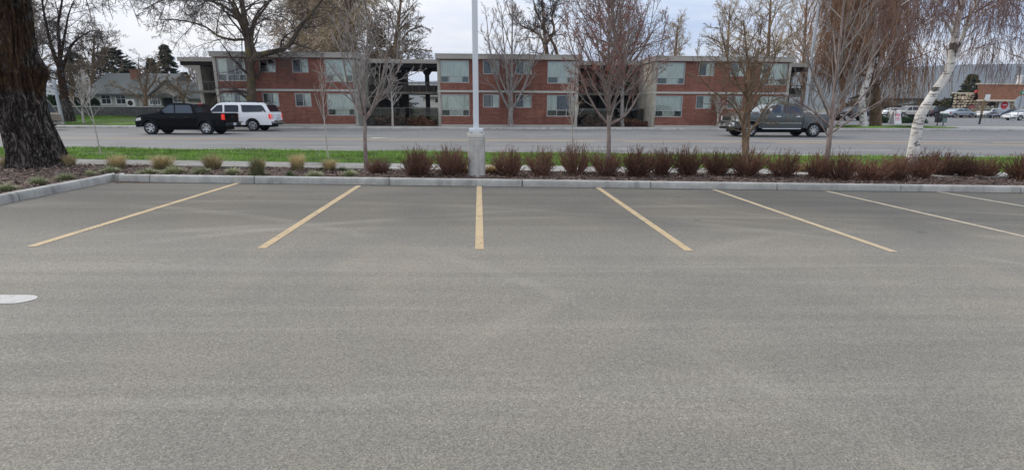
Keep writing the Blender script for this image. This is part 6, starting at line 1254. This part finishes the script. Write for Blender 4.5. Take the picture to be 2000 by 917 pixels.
for i, (px, yb, yt, w) in enumerate(shr):
    p = on(px, yb, .11); h = at(px, yt, p[1])[2]-p[2]; wd = (at(px+w/2, yb, p[1])[0]-at(px-w/2, yb, p[1])[0])
    if i < 3: lab = ['smallest tan-tipped bare shrub beside the grey street tree trunk', 'rust-twigged bare shrub, second left of the lamp post pier', 'rust-twigged bare shrub immediately left of the lamp post pier'][i]
    else: lab = 'rust-twigged bare shrub, %s to the right of the lamp post' % ORD[i-3]
    o = empty('shrub', (p[0], p[1], bedz(p[0], p[1])-.01), random.uniform(0, 6), lab, 'shrub', 'rust-twigged shrubs in the bark bed')
    for me, nm in zip(SHM[(i*5) % 8], ('stems', 'buds', 'dead_leaves')): link(nm, me, None, o)
    mz = np.empty(len(SHM[(i*5) % 8][0].vertices)*3, np.float32); SHM[(i*5) % 8][0].vertices.foreach_get('co', mz); mz = mz.reshape(-1, 3); sx = wd/(2*np.percentile(np.abs(mz[:, 0]), 97)); hz = float(np.percentile(mz[:, 2], 99)); sx = float(sx); o.scale = (sx*random.uniform(1.02, 1.16), sx*random.uniform(.95, 1.15), h/hz*random.uniform(.93, 1.04)); o.rotation_euler[0] = random.uniform(-.09, .09); o.rotation_euler[1] = random.uniform(-.09, .09)
# --- ornamental grass clumps
def tuft_mesh(seed, n, h, spread, lean, w, m, nm='blades'):
    rg = np.random.default_rng(seed); az = rg.uniform(0, 6.28, n); e = np.sqrt(rg.uniform(0, 1, n)); K = 5; b = np.stack([np.cos(az)*spread*e*.5, np.sin(az)*spread*e*.5, np.full(n, -.02)], 1); L = h*rg.uniform(.55, 1.1, n); d = unit(np.stack([np.cos(az)*lean*e, np.sin(az)*lean*e, np.ones(n)], 1)+rg.normal(0, .10, (n, 3))); P = np.empty((n, K, 3)); P[:, 0] = b; p = b.copy()
    for k in range(1, K): d = unit(d+np.array([0, 0, -.10*lean])*k*.5+np.stack([np.cos(az), np.sin(az), 0*az], 1)*.06*lean*k+rg.normal(0, .05, (n, 3))); p = p+d*(L/(K-1))[:, None]; P[:, k] = p
    s = np.stack([-np.sin(az), np.cos(az), 0*az], 1)[:, None, :]*(w*np.array([1, 1, .85, .6, .15]))[None, :, None]; V = np.stack([P-s, P+s], 2).reshape(-1, 3); i = (np.arange(n)*K*2)[:, None, None]+(np.arange(K-1)*2)[None, :, None]
    F = (i+np.array([0, 1, 3, 2])[None, None, :]).reshape(-1, 4); me = np_mesh(nm, V, F); me.materials.append(m); return me
TM = [(tuft_mesh(300+i, 520, .46, .22, .42, .0045, MT['tan']), tuft_mesh(310+i, 260, .26, .24, .6, .005, MT['tanlow'], 'green_base')) for i in range(3)]
FM = [tuft_mesh(320+i, 800, .20, .24, 1.25, .005, MT['fescue']) for i in range(3)]; DM = [tuft_mesh(330+i, 620, .20, .20, 1.4, .0045, MT['dfescue']) for i in range(2)]
def clump(name, px, yb, yt, w, meshes, lab, grp, h0, w0):
    p = on(px, yb, .11); h = at(px, yt, p[1])[2]-p[2]; wd = at(px+w/2, yb, p[1])[0]-at(px-w/2, yb, p[1])[0]
    o = empty(name, (p[0], p[1], (bedz(p[0], p[1]) if p[1] < WY0 else p[2])-.005), random.uniform(0, 6), lab, 'ornamental grass', grp); h *= 1.04; wd *= 1.0
    for me in meshes: link('blades', me, None, o)
    o.scale = (wd/w0, wd/w0, h/h0)
tans = [(20, 328, 299, 27), (137, 327, 303, 22), (230, 330, 301, 30), (320, 332, 300, 37), (417, 332, 298, 33), (507, 330, 309, 22), (582, 332, 299, 26), (644, 333, 308, 26)]
tl2 = ['at the left edge behind the big trunk', 'just right of the big trunk foot', 'first clear of the big trunk', 'widest, below the black pickup front', 'below the black pickup rear', 'short, behind the low green tuft', 'tallest, left of the red-tipped sapling', 'at the foot of the red-tipped sapling']
for i, q in enumerate(tans): clump('grass_clump', *q, TM[i % 3], 'tan feathery grass clump '+tl2[i], 'tan grass clumps in the bark bed', .44, .40)
for px, yb, yt, w, lab in ((905, 338, 312, 26, 'brown dried grass clump left of the lamp post pier'), (960, 338, 313, 28, 'brown dried grass clump right of the lamp post pier'), (1562, 336, 312, 28, 'brown dried grass clump between shrubs under the grey pickup')): clump('grass_clump', px, yb, yt, w, [tuft_mesh(px, 560, .36, .25, .7, .0045, MT['tan']), tuft_mesh(px+1, 300, .25, .3, .8, .005, MT['deadleaf'])], lab, 'tan grass clumps in the bark bed', .36, .46)
fes = [(15, 373, 359, 32), (77, 361, 344, 29), (128, 351, 335, 29), (177, 342, 332, 16), (215, 337, 324, 29), (289, 339, 326, 33), (340, 339, 322, 34), (395, 340, 327, 29), (455, 341, 328, 26), (503, 343, 321, 27), (567, 344, 328, 20), (615, 344, 330, 26), (627, 333, 324, 14), (670, 333, 322, 21), (683, 344, 331, 26), (384, 334, 327, 16)]
fl = ['nearest the left picture edge on the island', 'second from left on the island', 'third on the island by the trunk foot', 'smallest right of the trunk foot', 'at the kerb corner', 'right of the kerb corner', 'below the widest tan clump', 'below the black pickup rear tan clump', 'left of the tall fluffy one', 'tall and fluffy under the white SUV', 'dark and small left of the sapling', 'pale under the red-tipped sapling', 'tiny dark beside the sapling clump', 'dark by the grey street tree, behind', 'pale at the foot of the grey street tree', 'tiny dry behind the low tufts']
for i, q in enumerate(fes): clump('fescue_tuft', *q, [DM[i % 2]] if i in (10, 12, 13) else ([FM[i % 3], TM[0][1]] if i == 9 else [FM[i % 3]]), 'low grey-green grass tuft '+fl[i], 'low grass tufts in the bark bed', .115, .36)
